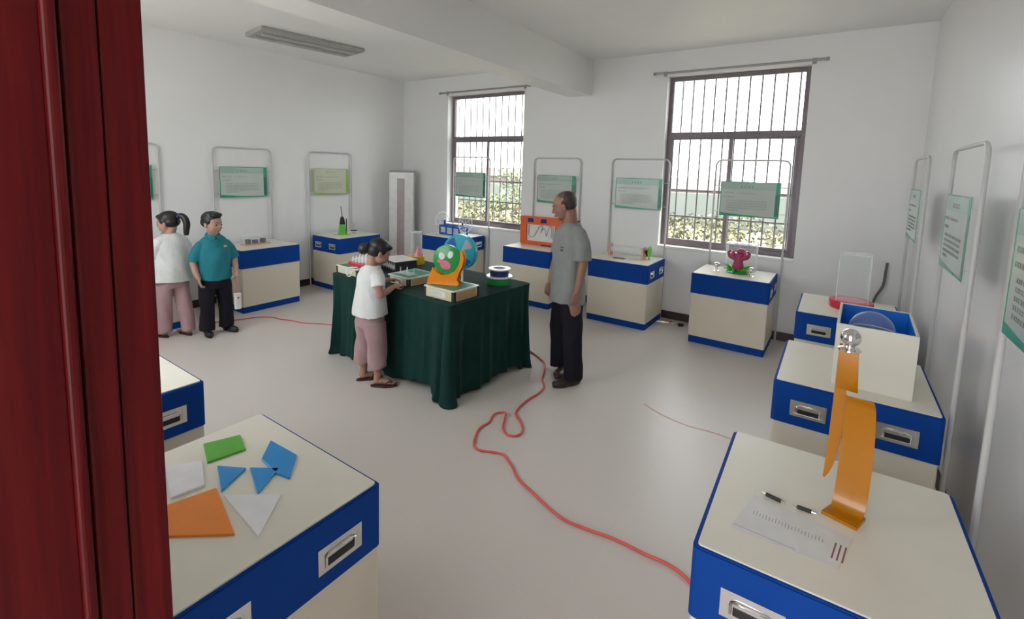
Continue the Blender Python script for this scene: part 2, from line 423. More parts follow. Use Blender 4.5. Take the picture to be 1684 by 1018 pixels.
M['weeds'] = leafmat('yellow_green_leaves', (0.035, 0.040, 0.012), (0.13, 0.115, 0.05))
rr = random.Random(3)
bm = B()
for _ in range(420):
    y = rr.uniform(8.5, 21); x = -y * rr.uniform(-0.02, 0.95)
    leaf_tuft(bm, (x, y, -0.4), rr.uniform(0.25, 0.6), rr.uniform(0.25, 0.75), 26, rr)
o = obj('weeds', bm, M['weeds']); o['kind'] = 'stuff'; tag(o, 'tangle of yellow-green weeds outside the windows', 'weeds')
for (x, y, h, lab) in ((-11.3, 17.0, 2.3, 'tall loose green bush seen at the right side of the left window'), (-13.5, 18.5, 1.0, 'low green bush seen in the middle of the left window')):
    t = thing('bush', lab, 'bush', (x, y, -0.4))
    bm = B()
    for k in range(5): tube(bm, smooth_path([(0, 0, 0), (rr.uniform(-.2, .2), rr.uniform(-.2, .2), h * .5), (rr.uniform(-.6, .6), rr.uniform(-.4, .4), h * .9)], 4), 0.02, 6)
    obj('stems', bm, mat('grey_brown_bark', (0.12, 0.09, 0.06), 0.9), t)
    bm = B(); leaf_tuft(bm, (0, 0, h * .3), .8, h * .7, 320, rr)
    obj('leaves', bm, leafmat('bush_leaves', (0.08, 0.14, 0.06), (0.2, 0.26, 0.12)), t)

# ------------------------------------------------------------------ display cabinets
CW, CD, CH = 0.747, 0.632, 0.76
def make_cabinet(loc, rz, label):
    t = thing('display_cabinet', label, 'cabinet', loc, rz, None)
    w2, d2 = CW / 2, CD / 2
    bm = B(); vbox(bm, -w2 + .010, w2 - .010, -d2 + .010, d2 - .010, 0.0, 0.075, .012); obj('plinth', bm, M['blue'], t)
    bm = B(); vbox(bm, -w2 + .006, w2 - .006, -d2 + .006, d2 - .006, 0.075, 0.541, .010); obj('body', bm, M['cream'], t)
    bm = B(); vbox(bm, -w2, w2, -d2, d2, 0.541, 0.752, .018)
    vbox(bm, -w2 + .004, w2 - .004, -d2 + .004, d2 - .004, 0.752, 0.756, .016); obj('blue_band', bm, M['blue'], t)
    bm = B(); vbox(bm, -w2 + .012, w2 - .012, -d2 + .012, d2 - .012, 0.756, 0.761, .010); obj('top_panel', bm, M['top'], t)
    for s in (-1, 1):
        for yy in (-0.165, 0.165):
            # frame of the recessed pull, in local coordinates (x out of the end face)
            def bx(bm_, a0, a1, b0, b1, c0, c1, bev=0.0):
                X0, X1 = s * (w2 + a0), s * (w2 + a1)
                box(bm_, min(X0, X1), max(X0, X1), yy + b0, yy + b1, 0.633 + c0, 0.633 + c1, bev)
            bm = B()
            bx(bm, -.001, .003, -.073, -.056, -.041, .041); bx(bm, -.001, .003, .056, .073, -.041, .041)
            bx(bm, -.001, .003, -.056, .056, .020, .041); bx(bm, -.001, .003, -.056, .056, -.041, -.026)
            bx(bm, .0005, .0015, -.057, .057, -.027, .021)
            hd = obj('handle', bm, M['chrome'], t)
            bm = B()
            bx(bm, .0015, .0035, -.042, .044, -.025, -.002, .001)
            obj('handle_recess', bm, M['dark'], hd)
            bm = B()
            X = s * (w2 + .0035)
            tube(bm, [(X, yy - .048, .633 - .022), (X + s * .002, yy - .048, .633 + .008), (X + s * .004, yy - .036, .633 + .016), (X + s * .004, yy + .036, .633 + .016), (X + s * .002, yy + .048, .633 + .008), (X, yy + .048, .633 - .022)], .0035, 8)
            obj('handle_bail', bm, M['chromeball'], hd, True)
    return t
cabs = [
    ((-0.835, 5.577, 0), R(-0.6), 'blue and cream cabinet under the right window, holding the pink figure and steel balls', 'B4'),
    ((-2.055, 5.600, 0), 0, 'blue and cream display cabinet between the windows, holding the clear tube with a green fan', 'B3'),
    ((-3.330, 5.600, 0), 0, 'blue and cream display cabinet behind the standing man, holding the orange framed maze', 'B2'),
    ((-4.860, 5.594, 0), 0, 'blue and cream display cabinet under the left window, holding the blue frame with clear wheels', 'B1'),
    ((-6.005, 1.78, 0), R(90), 'blue and cream display cabinet mostly hidden behind the girl with the ponytail', 'L0'),
    ((-5.990, 3.137, 0), R(90), 'blue and cream cabinet right behind the boy, small purple and brown blocks on it', 'L1'),
    ((-6.000, 4.478, 0), R(90), 'blue and cream display cabinet against the left wall, holding the green pendulum bottle', 'L2'),
    ((0.145, 4.68, 0), R(-90), 'blue and cream cabinet in the right corner, holding the round red base', 'R3'),
    ((0.145, 3.130, 0), R(-90), 'blue and cream display cabinet carrying the white box with a blue inside', 'R2'),
    ((0.075, 1.717, 0), R(-89.0), 'nearest blue and cream display cabinet on the right, carrying the orange bent strip', 'R1'),
    ((-1.530, 0.655, 0), 0, 'nearest blue and cream display cabinet on the left, covered with coloured puzzle pieces', 'N1'),
    ((-2.770, 0.645, 0), 0, 'empty-topped blue and cream display cabinet beyond the puzzle cabinet, cut off by the door frame', 'N2'),
]
GC = 'blue and cream display cabinets around the room'
proto = None
CAB = {}
for loc, rz, lab, key in cabs:
    if proto is None:
        proto = make_cabinet(loc, rz, lab); proto['group'] = GC; CAB[key] = proto
    else:
        CAB[key] = dup(proto, loc, rz, lab, GC)
    CAB[key].scale = (1, 1.06 if key in ('R1', 'R2', 'R3', 'N1', 'N2') else 1, 1)

# ------------------------------------------------------------------ notice stands
M['board'] = mat('printed_notice_board', (0.50, 0.56, 0.52), 0.18, var=0.03, scale=3)
M['board_y'] = mat('pale_yellow_notice_board', (0.58, 0.60, 0.46), 0.18, var=0.03, scale=3)
M['green1'] = mat('green_border', (0.02, 0.34, 0.19), 0.25, var=0.15, scale=5)
M['green2'] = mat('dark_green_border', (0.01, 0.20, 0.13), 0.25, var=0.15, scale=5)
M['green3'] = mat('pale_green_wash', (0.36, 0.50, 0.44), 0.25, var=0.1, scale=5)
M['lime1'] = mat('lime_border', (0.30, 0.48, 0.12), 0.25, var=0.15, scale=5)
M['ink'] = mat('grey_ink', (0.10, 0.12, 0.12), 0.5, var=0.1)
def glyph(bm, x, z, s, y, rg):
    """a tiny block of strokes the size of one printed character"""
    t_ = s * 0.11
    n = rg.randint(2, 3)
    for i in range(n):
        zz = z + s * (0.12 + 0.76 * i / max(1, n - 1)); a = rg.uniform(0, .2) * s; c = rg.uniform(.75, 1) * s
        box(bm, x + a, x + c, y - .0006, y, zz - t_ / 2, zz + t_ / 2)
    xx = x + s * rg.choice((.25, .5, .7))
    box(bm, xx - t_ / 2, xx + t_ / 2, y - .0006, y, z + s * .05, z + s * .95)
def make_stand(loc, rz, label, seed, tone='green'):
    t = thing('notice_stand', label, 'notice stand', loc, rz, 'notice stands behind the cabinets')
    W2, H = 0.37, 1.975
    bm = B()
    pts = [(-W2, 0, 0.004), (-W2, 0, H - .06)] + [(-W2 + .06 - .06 * math.cos(a), 0, H - .06 + .06 * math.sin(a)) for a in (R(30), R(60), R(90))] \
        + [(W2 - .06 + .06 * math.sin(a), 0, H - .06 + .06 * math.cos(a)) for a in (0, R(30), R(60), R(90))] + [(W2, 0, 0.004)]
    tube(bm, pts, 0.0105, 12); obj('tube_frame', bm, M['tube'], t, True)
    bm = B()
    for s in (-1, 1): lathe(bm, [(.022, 0), (.022, .006), (.012, .01)], 16, Matrix.Translation((s * W2, 0, 0)))
    obj('foot', bm, M['tube'], t, True)
    g1, g2, g3, bd = (M['green1'], M['green2'], M['green3'], M['board']) if tone == 'green' else (M['lime1'], M['lime1'], M['board_y'], M['board_y'])
    x0, x1, z0, z1 = -.30, .30, 1.345, 1.735
    y0 = -.018
    bm = B(); box(bm, x0, x1, y0, y0 + .006, z0, z1, .0015); bo = obj('board', bm, bd, t)
    yf = y0 - .0008
    bm = B(); box(bm, x1 - .045, x1, yf, y0, z0 + .02, z1 - .13)
    obj('board_dark_edge', bm, g2, bo)
    bm = B()
    box(bm, x1 - .045, x1, yf, y0, z1 - .13, z1); box(bm, x0, x0 + .010, yf, y0, z0 + .03, z1 - .008)
    mt = Matrix(((1, 0, 0, 0), (0, 0, 1, 0), (0, 1, 0, 0), (0, 0, 0, 1)))
    wave = [(x0, z0), (x1, z0), (x1, z0 + .02)] + [(x1 - .6 * k / 12, z0 + .012 + .026 * ((k / 12) ** 2.2)) for k in range(1, 13)]
    prism(bm, wave, yf, y0, mt)
    box(bm, x0 + .01, x1 - .045, yf, y0, z1 - .008, z1)
    obj('board_border', bm, g1, bo)
    bm = B(); box(bm, x0 + .012, x1 - .05, yf + .0003, y0, z1 - .085, z1 - .010); obj('board_wash', bm, g3, bo)
    rg = random.Random(seed)
    bm = B(); yt = yf - .0001
    nt_ = rg.choice((4, 5, 4))
    for k in range(nt_): glyph(bm, -.02 - nt_ * .018 + k * .036, z1 - .068, .027, yt, rg)
    for row, (n, xs_, s) in enumerate(((5, x0 + .035, .018), (5, x0 + .035, .018))):
        for k in range(n): glyph(bm, xs_ + k * .022, z1 - .135 - row * .045, s, yt, rg)
    for k in range(rg.randint(10, 15)): glyph(bm, x0 + .165 + k * .018, z1 - .133, .013, yt, rg)
    for row in range(5):
        n = 20 if row < 4 else rg.randint(5, 14)
        for k in range(n): glyph(bm, x0 + .07 + k * .0205, z1 - .222 - row * .027, .015, yt, rg)
    obj('board_text', bm, M['ink'], bo)
    bm = B()
    for s in (-1, 1):
        for zz in (z0 + .05, z1 - .05): cyl(bm, (s * .292, -.008, zz), (s * (W2), 0, zz), .004, n=8)
    obj('board_pin', bm, M['tube'], t, True)
    return t
yb_ = YB - 0.026
stands = [
    ((-0.805, yb_, 0), 0, 'notice stand with green-edged board in front of the right window', 1, 'green'),
    ((-2.075, yb_, 0), 0, 'notice stand with green-edged board on the wall between the windows, right of the man', 2, 'green'),
    ((-3.265, yb_, 0), 0, 'notice stand with green-edged board directly above the standing man', 3, 'green'),
    ((-4.805, yb_, 0), 0, 'notice stand with blue-green board in front of the left window', 4, 'green'),
    ((XL + .026, 1.84, 0), R(90), 'notice stand almost hidden behind the door frame, left of the boy', 5, 'green'),
    ((XL + .026, 3.150, 0), R(90), 'notice stand with green-edged board on the left wall, up and right of the boy', 6, 'green'),
    ((XL + .026, 4.455, 0), R(90), 'notice stand with yellow-green board on the left wall', 7, 'lime'),
    ((0.515, 4.86, 0), R(-90), 'notice stand in the right corner, its board seen almost edge-on', 8, 'green'),
    ((0.515, 3.24, 0), R(-90), 'notice stand on the right wall beside the white box, board seen edge-on', 9, 'green'),
    ((0.470, 1.75, 0), R(-90), 'nearest notice stand on the right wall, its board cut by the picture edge', 10, 'green'),
]
for s_ in stands: make_stand(*s_)

# ------------------------------------------------------------------ covered table in the middle
M['cloth'] = mat('dark_green_velvet', (0.004, 0.034, 0.028), 0.85, spec=0.2, var=0.15, scale=8, bump=0.15, bscale=120)
M['cloth'].node_tree.nodes['Principled BSDF'].inputs['Sheen Weight'].default_value = 0.03
M['tablewood'] = mat('plain_table_board', (0.45, 0.38, 0.28), 0.5)
TC = Vector((-3.067, 3.195, 0)); TR = R(-4.0)        # centre and turn of the table
TH = 0.765
t = thing('table', 'large square table in the middle of the room, hidden under a dark green cloth', 'table', TC, TR)
bm = B(); box(bm, -.79, .79, -.51, .51, TH - .03, TH - .002, .004); obj('tabletop', bm, M['tablewood'], t)
for sx in (-1, 1):
    for sy in (-1, 1):
        bm = B(); box(bm, sx * .72 - .02, sx * .72 + .02, sy * .45 - .02, sy * .45 + .02, 0, TH - .03, .003); obj('leg', bm, M['tablewood'], t)
# the cloth: flat top, skirt with folds gathered at the corners
def cloth_mesh():
    bm = B(); a, b_, rc = .80, .52, .035
    per = []
    N = 60
    def corner(cx, cy, a0):
        for k in range(7):
            an = R(a0 + 90 * k / 6); per.append((cx + rc * math.cos(an), cy + rc * math.sin(an), math.cos(an), math.sin(an), 1.0))
    def side(p, q, nx, ny):
        for k in range(1, N):
            u = k / N; per.append((p[0] + (q[0] - p[0]) * u, p[1] + (q[1] - p[1]) * u, nx, ny, abs(2 * u - 1) ** 6))
    side((a, -b_ + rc), (a, b_ - rc), 1, 0); corner(a - rc, b_ - rc, 0)
    side((a - rc, b_), (-a + rc, b_), 0, 1); corner(-a + rc, b_ - rc, 90)
    side((-a, b_ - rc), (-a, -b_ + rc), -1, 0); corner(-a + rc, -b_ + rc, 180)
    side((-a + rc, -b_), (a - rc, -b_), 0, -1); corner(a - rc, -b_ + rc, 270)
    n = len(per); L = 40
    rg = random.Random(11)
    ph = [rg.uniform(0, 6.28) for _ in range(8)]
    rings = []
    s = 0; S = [0]
    for i in range(1, n): s += math.hypot(per[i][0] - per[i - 1][0], per[i][1] - per[i - 1][1]); S.append(s)
    tot = s
    for j in range(L + 1):
        f = j / L; ring = []
        for i, (x, y, nx, ny, c) in enumerate(per):
            w_ = 2 * PI * S[i] / tot
            f2 = math.sin(w_ * 23 + ph[6] + .8 * f)
            fold = .35 * (1 - 2 * abs(f2)) + (math.sin(w_ * 17 + ph[0] + 1.3 * math.sin(w_ * 3 + ph[1])) * .55 + math.sin(w_ * 29 + ph[2]) * .28 + math.sin(w_ * 9 + ph[3]) * .5)
            amp = .026 * min(1, f * 2.0) ** 1.3
            cornerness = max(0, 1 - min(abs(S[i] - q) if True else 0 for q in CS) / .20)
            flare = .008 + .012 * f + cornerness ** 2 * .030 * f ** .8
            cf = math.sin(S[i] * 62 + .8) * .034 * min(1, cornerness * 1.4) * f ** .7
            d = amp * fold + flare * f + cf
            hem = .018 + .022 * math.sin(w_ * 4 + ph[4]) + .02 * math.sin(w_ * 7 + ph[5]) - .03 * cornerness
            hem = max(.004, hem + (.035 if cornerness < .05 else 0))
            z = TH + .004 - f * (TH + .004 - hem)
            if j == 0: d = 0
            if f > .93 and cornerness > .3: d += (f - .93) * .25 * cornerness
            ring.append(bm.verts.new((x + nx * d, y + ny * d, z)))
        rings.append(ring)
    for j in range(L):
        for i in range(n):
            i2 = (i + 1) % n
            bm.faces.new((rings[j][i], rings[j][i2], rings[j + 1][i2], rings[j + 1][i]))
    # top: inward rings for gentle wrinkles
    prev = rings[0]
    for k in range(1, 8):
        sc_ = 1 - k / 8
        ring = [bm.verts.new((per[i][0] * sc_, per[i][1] * sc_, TH + .006)) for i in range(n)]
        for i in range(n): bm.faces.new((ring[i], ring[(i + 1) % n], prev[(i + 1) % n], prev[i]))
        prev = ring
    bm.faces.new(prev)
    return bm
_a, _b = 1.04 - .07, 1.6 - .07
_arc = .035 * PI / 2
CS = [_a + _arc / 2, _a + _arc + _b + _arc / 2, 2 * _a + 2 * _arc + _b + _arc / 2, 2 * _a + 3 * _arc + 2 * _b + _arc / 2]
o = obj('tablecloth', cloth_mesh(), M['cloth'], None, True)
for p in o.data.polygons: p.use_smooth = True
o.location = TC; o.rotation_euler = (0, 0, TR)
tag(o, 'dark green velvet cloth draped over the middle table down to the floor', 'tablecloth')
solidify(o, .002, 1)
TZ = TH + .0075

# ------------------------------------------------------------------ colours for the exhibits
def A(name, c, rough=.22, **k): M[name] = mat(name, c, rough, var=.05, **k); return M[name]
A('green_plastic', (0.02, 0.30, 0.07)); A('orange_plastic', (0.80, 0.26, 0.01)); A('yellow_plastic', (0.75, 0.52, 0.02)); A('red_plastic', (0.62, 0.03, 0.06))
A('blue_plastic', (0.01, 0.10, 0.42)); A('navy_plastic', (0.015, 0.03, 0.2)); A('white_plastic', (0.78, 0.78, 0.76)); A('pink_plastic', (0.75, 0.18, 0.28))
A('teal_sheet', (0.03, 0.38, 0.50)); A('grey_sheet', (0.40, 0.42, 0.42)); A('lime_plastic', (0.12, 0.55, 0.04)); A('magenta_plastic', (0.42, 0.06, 0.14))
A('card_cream', (0.66, 0.58, 0.36), .6); A('card_tan', (0.50, 0.33, 0.17), .6); A('card_green', (0.01, 0.22, 0.12), .4); A('purple_block', (0.10, 0.03, 0.28)); A('brown_block', (0.07, 0.05, 0.06))
A('red_cord_rubber', (0.70, 0.10, 0.08), .45); A('black_rubber', (0.02, 0.02, 0.022), .5); A('salmon_plastic', (0.80, 0.35, 0.28)); A('paper', (0.72, 0.74, 0.74), .6)
M['orange_sheet'] = mat('orange_acrylic', (0.50, 0.185, 0.003), 0.18, var=.03)
M['orange_sheet'].node_tree.nodes['Principled BSDF'].inputs['Transmission Weight'].default_value = .12
TZW = lambda x, y: (x, y, TZ)

def exhibit_box(name, label, x, y, rz, w_, d_, h_, cat='box'):
    """kit box with green top, pale rim, dark corner posts and a white paper label"""
    t = thing(name, label, cat, (x, y, TZ), rz, None)
    bm = B(); box(bm, -w_, w_, -d_, d_, 0.0, h_ - .006, .004); obj('carton', bm, M['card_cream'], t)
    for sx in (-1, 1):
        for sy in (-1, 1):
            bm = B(); vbox(bm, min(sx * (w_ - .03), sx * (w_ + .002)), max(sx * (w_ - .03), sx * (w_ + .002)), min(sy * (d_ - .03), sy * (d_ + .002)), max(sy * (d_ - .03), sy * (d_ + .002)), .001, h_ - .007, .008)
            obj('corner_post', bm, M['black_rubber'], t)
    bm = B(); box(bm, w_ - .0005, w_ + .0015, -d_ + .04, d_ - .04, .01, h_ - .016); obj('side_panel', bm, M['card_tan'], t)
    bm = B(); vbox(bm, -w_ - .004, w_ + .004, -d_ - .004, d_ + .004, h_ - .006, h_, .012); tp = obj('top_rim', bm, M['white_plastic'], t)
    bm = B(); box(bm, -w_ + .018, w_ - .018, -d_ + .018, d_ - .018, h_ - .001, h_ + .0012, .0005); obj('green_top', bm, M['card_green'], tp)
    bm = B(); box(bm, -w_ * .55, w_ * .45, -d_ - .0022, -d_ + .001, h_ * .22, h_ * .72); lb = obj('paper_label', bm, M['paper'], t)
    bm = B(); rg = random.Random(int(abs(x) * 1000))
    mark = B()
    for row in range(3):
        for k in range(9): glyph(mark, -w_ * .5 + k * .0135, h_ * (.28 + .14 * row), .008, -d_ - .0023, rg)
    bm.free(); obj('label_text', mark, M['ink'], lb)
    return t
# 1: nearest kit with the orange holder and green disc
b1 = exhibit_box('kit_box', 'kit box nearest the table corner, carrying the orange holder', -2.50, 2.865, R(-2), .165, .15, .085)
HZ = TZ + .0865
t = thing('disc_stand', 'orange stand holding a round green disc with white and pink spots', 'toy', (-2.56, 2.865, HZ), R(20))
bm = B()
out = [(-.135, 0), (.125, 0), (.125, .012), (.105, .03), (.11, .12), (.15, .22), (.155, .30), (.12, .335)]
arc_o = [(.0 + .142 * math.cos(R(a)), .205 + .142 * math.sin(R(a))) for a in (30, 10, -10)]
prof = [(-.15, 0), (.12, 0), (.12, .02), (.105, .04), (.12, .10), (.150, .165), (.158, .225), (.140, .285), (.128, .28), (.132, .225), (.12, .17), (.085, .115), (.03, .085), (-.03, .075), (-.08, .10), (-.105, .135), (-.15, .03)]
mt = Matrix(((1, 0, 0, 0), (0, 0, 1, 0), (0, 1, 0, 0), (0, 0, 0, 1)))
prism(bm, prof, -.035, -.022, mt); prism(bm, prof, .022, .035, mt)
box(bm, -.15, .12, -.055, .055, 0, .008, .002); box(bm, .128, .152, -.022, .022, .19, .21)
obj('holder', bm, M['orange_plastic'], t)
dm = Matrix.Translation((.012, -.002, .20)) @ Matrix.Rotation(R(90), 4, 'X')
bm = B(); lathe(bm, [(.112, -.018), (.122, -.012), (.122, .012), (.112, .018)], 48, dm); dsc = obj('disc', bm, M['green_plastic'], t, True)
def face_spot(name, x, z, rx, rz_, m_, rot=0):
    bm = B(); 
    pts = [(rx * math.cos(2 * PI * k / 28), rz_ * math.sin(2 * PI * k / 28)) for k in range(28)]
    prism(bm, pts, .0, .004, dm @ Matrix.Translation((x, z, .0175)) @ Matrix.Rotation(rot, 4, 'Z')); return obj(name, bm, m_, dsc)
face_spot('white_spot', -.045, .030, .026, .030, M['white_plastic'], R(20)); face_spot('white_spot', .030, .045, .022, .032, M['white_plastic'], R(-20))
face_spot('pink_spot', -.058, -.012, .024, .016, M['pink_plastic']); face_spot('pink_spot', -.012, -.040, .046, .036, M['pink_plastic'], R(-20))
# 2: second kit box in front of the girl
exhibit_box('kit_box', 'green-topped kit box in front of the girl at the table', -3.08, 2.99, R(-4), .14, .16, .072)
t = thing('acrylic_pegs', 'small clear pegs standing on the green kit box in front of the girl', 'toy', (-3.10, 2.95, TZ + .0735), R(-4))
bm = B(); box(bm, -.09, .09, -.05, .05, 0, .004, .001); obj('base_plate', bm, M['acrylic'], t)
for k in range(4):
    bm = B(); cyl(bm, (-.07 + k * .045, (k % 2) * .04 - .02, .004), (-.07 + k * .045, (k % 2) * .04 - .02, .055), .005); obj('peg', bm, M['wire'], t, True)
# 3: left kit box with red tray, clear bottles and a white cable
exhibit_box('kit_box', 'kit box at the left end of the table under the red tray', -3.72, 2.905, R(-4), .175, .13, .070)
LZ = TZ + .0715
t = thing('bottle_tray', 'red tray holding a row of small clear bottles at the left end of the table', 'toy', (-3.68, 2.90, LZ), R(4))
bm = B(); vbox(bm, -.13, .13, -.055, .055, 0, .03, .03, 6); obj('tray', bm, M['red_plastic'], t, True)
hs = [.055, .06, .08, .10, .12]
for k in range(5):
    x = -.10 + k * .045; h_ = hs[k]
    bm = B(); lathe(bm, [(.018, .03), (.018, .03 + h_ * .6), (.008, .03 + h_ * .78), (.008, .03 + h_), (.0065, .03 + h_), (.0065, .03 + h_ * .76), (.016, .03 + h_ * .58), (.016, .034)], 16, Matrix.Translation((x, 0, 0)))
    obj('bottle', bm, M['wire'], t, True)
bm = B(); tube(bm, smooth_path([(-3.60, 2.80, LZ + .010), (-3.66, 2.765, LZ + .008), (-3.68, 2.738, LZ - .02), (-3.665, 2.732, TZ + .012), (-3.63, 2.728, TZ + .007), (-3.60, 2.730, TZ + .02), (-3.585, 2.738, LZ - .01), (-3.55, 2.78, LZ + .010)], 8), .005, 8)
tag(obj('white_cable', bm, M['white_plastic'], None, True), 'white cable looping down the front of the left kit box', 'cable')
# 4: black and white box
t = thing('patterned_box', 'black box with a white toothed pattern in the middle of the table', 'box', (-3.57, 3.28, TZ), R(-14))
bm = B(); box(bm, -.15, .15, -.12, .12, 0, .10, .004); obj('carton', bm, M['black_rubber'], t)
bm = B(); box(bm, -.153, .153, -.123, .123, .10, .108, .002); obj('white_lid', bm, M['white_plastic'], t)
bm = B()
rg = random.Random(5)
box(bm, -.145, .145, -.1215, -.1195, .035, .068)
for k in range(12): box(bm, -.14 + k * .024, -.126 + k * .024, -.1215, -.1195, .066 if k % 2 else .02, .086 if k % 2 else .037)
obj('white_pattern', bm, M['grey_sheet'], t)
# 5: yellow drum with clear tower
t = thing('clear_tower', 'clear cylinder tower on a round yellow drum at the back of the table', 'toy', (-3.63, 3.58, TZ), 0)
bm = B(); lathe(bm, [(.088, 0), (.09, .005), (.09, .085), (.086, .09)], 36); obj('drum', bm, M['yellow_plastic'], t, True)
bm = B(); lathe(bm, [(.055, .09), (.055, .10), (.02, .15), (.015, .19), (0, .19)], 24, Matrix.Translation((.03, 0, 0))); obj('pink_cone', bm, M['pink_plastic'], t, True)
bm = B(); lathe(bm, [(.062, .09), (.056, .34), (.053, .34), (.059, .09)], 36); obj('clear_cylinder', bm, M['acrylic'], t, True)
bm = B(); lathe(bm, [(.053, .335), (.060, .335), (.060, .345), (.053, .345), (.053, .335)], 36); obj('rim', bm, M['wire'], t, True)
# 6: blue wheel
t = thing('colour_wheel', 'large round teal and grey wheel standing behind the orange holder', 'toy', (-2.675, 3.17, TZ), R(14))
bm = B(); lathe(bm, [(.08, 0), (.085, .006), (.06, .014), (.0, .014)], 32, Matrix.Diagonal((1.3, .8, 1, 1))); obj('base', bm, M['white_plastic'], t, True)
bm = B(); cyl(bm, (0, .055, .01), (0, .055, .30), .010); cyl(bm, (0, .055, .29), (0, -.01, .29), .008); obj('post', bm, M['white_plastic'], t, True)
wm = Matrix.Translation((0, 0, .295)) @ Matrix.Rotation(R(90), 4, 'X')
bm = B(); lathe(bm, [(.0, -.040), (.150, -.040), (.157, -.034), (.157, .020), (.150, .026), (.0, .026)], 56, wm); wh = obj('wheel_drum', bm, M['teal_sheet'], t, True)
cols = ['grey_sheet', 'teal_sheet', 'blue_plastic', 'grey_sheet', 'teal_sheet', 'white_plastic', 'blue_plastic', 'teal_sheet']
for k, cn in enumerate(cols):
    if cn == 'teal_sheet': continue
    bm = B(); a0, a1 = R(20 + k * 45), R(60 + k * 45)
    pts = [(.03 * math.cos((a0 + a1) / 2), .03 * math.sin((a0 + a1) / 2))] + [((.142 if q % 2 else .13) * math.cos(a0 + (a1 - a0) * q / 6), (.142 if q % 2 else .13) * math.sin(a0 + (a1 - a0) * q / 6)) for q in range(7)]
    prism(bm, pts, .0255, .0285, wm); obj('sector', bm, M[cn], wh)
# 7: spool
t = thing('spool_toy', 'blue drum with white rims on a round green base, right end of the table', 'toy', (-2.43, 3.43, TZ), 0)
bm = B(); lathe(bm, [(.10, 0), (.106, .006), (.106, .062), (.10, .068)], 40); obj('green_base', bm, M['green_plastic'], t, True)
bm = B(); lathe(bm, [(.0, .068), (.118, .068), (.12, .074), (.118, .080), (.0, .080)], 40); obj('lower_rim', bm, M['white_plastic'], t, True)
bm = B(); lathe(bm, [(.084, .080), (.084, .135)], 40); obj('blue_drum', bm, M['navy_plastic'], t, True)
bm = B(); lathe(bm, [(.058, .135), (.100, .135), (.102, .141), (.100, .147), (.058, .147), (.058, .135)], 40); obj('upper_rim', bm, M['white_plastic'], t, True)
bm = B(); lathe(bm, [(.0, .136), (.058, .136), (.058, .139), (0, .139)], 32); hb = obj('hub', bm, M['grey_sheet'], t, True)
bm = B(); box(bm, -.045, .045, -.018, .018, .139, .143, .001, Matrix.Rotation(R(40), 4, 'Z')); obj('dark_vane', bm, M['black_rubber'], hb)

# ------------------------------------------------------------------ exhibits on the cabinets
T0 = 0.761
# N1: puzzle pieces (each a thing)
def piece(pts, m_, label, z=T0, th=.008):
    cx = sum(p[0] for p in pts) / len(pts); cy = sum(p[1] for p in pts) / len(pts)
    bm = B(); prism(bm, [(p[0] - cx, p[1] - cy) for p in pts], 0, th)
    bmesh.ops.bevel(bm, geom=bm.edges[:], offset=.0012, segments=1, affect='EDGES')
    o = obj('puzzle_piece', bm, m_, None); o.location = (cx, cy, z + .0002)
    tag(o, label, 'puzzle piece'); return o
A('p_green', (0.10, 0.42, 0.04), .3); A('p_blue', (0.01, 0.27, 0.68), .3); A('p_orange', (0.85, 0.24, 0.01), .3); A('p_white', (0.80, 0.80, 0.82), .3)
piece([(-1.83, .734), (-1.703, .693), (-1.679, .811), (-1.786, .844)], M['p_green'], 'green parallelogram puzzle piece on the nearest left cabinet')
piece([(-1.575, .813), (-1.46, .803), (-1.403, .815), (-1.501, .901), (-1.661, .894)], M['p_blue'], 'blue five-sided puzzle piece, largest of the blue ones')
piece([(-1.656, .704), (-1.512, .652), (-1.567, .757)], M['p_blue'], 'blue triangle puzzle piece touching the orange one, left of its twin')
piece([(-1.560, .765), (-1.410, .712), (-1.479, .822)], M['p_blue'], 'blue triangle puzzle piece right of its twin, touching the blue five-sided one')
piece([(-1.575, .525), (-1.446, .470), (-1.299, .590), (-1.54, .650)], M['p_orange'], 'orange four-sided puzzle piece cut off by the door frame')
piece([(-1.484, .648), (-1.238, .624), (-1.353, .756)], M['p_white'], 'white triangle puzzle piece right of the orange one')
piece([(-1.79, .60), (-1.60, .545), (-1.585, .635), (-1.725, .686)], M['p_white'], 'white puzzle piece between the green and the orange ones')
# R1: orange strip figure with steel ball
t = thing('bent_strip_figure', 'tall orange bent strip with a steel ball on top, on the nearest right cabinet', 'exhibit', (.100, 1.735, T0), R(-10))
def ribbon(path, w0, w1, th, m_, name, parent, wfn=None):
    """flat strip following a path in the local y-z plane, its width along x"""
    P = smooth_path(path, 8); n = len(P)
    bm = B(); rows = []
    for i, p in enumerate(P):
        T = (P[min(i + 1, n - 1)] - P[max(i - 1, 0)]).normalized(); Nn = Vector((1, 0, 0)).cross(T).normalized()
        u = i / (n - 1); a, b_ = (wfn(u) if wfn else (-(w0 + (w1 - w0) * u), w0 + (w1 - w0) * u))
        rows.append([bm.verts.new(p + Vector((a, 0, 0)) + Nn * th), bm.verts.new(p + Vector((b_, 0, 0)) + Nn * th), bm.verts.new(p + Vector((b_, 0, 0)) - Nn * th), bm.verts.new(p + Vector((a, 0, 0)) - Nn * th)])
    for r0, r1 in zip(rows, rows[1:]):
        for k in range(4): bm.faces.new((r0[k], r0[(k + 1) % 4], r1[(k + 1) % 4], r1[k]))
    bm.faces.new(rows[0]); bm.faces.new(rows[-1][::-1])
    return obj(name, bm, m_, parent, True)
bm = B(); prism(bm, [(-.052, -.035), (.040, -.045), (.052, .028), (-.035, .035)], 0, .010); obj('base', bm, M['orange_sheet'], t)
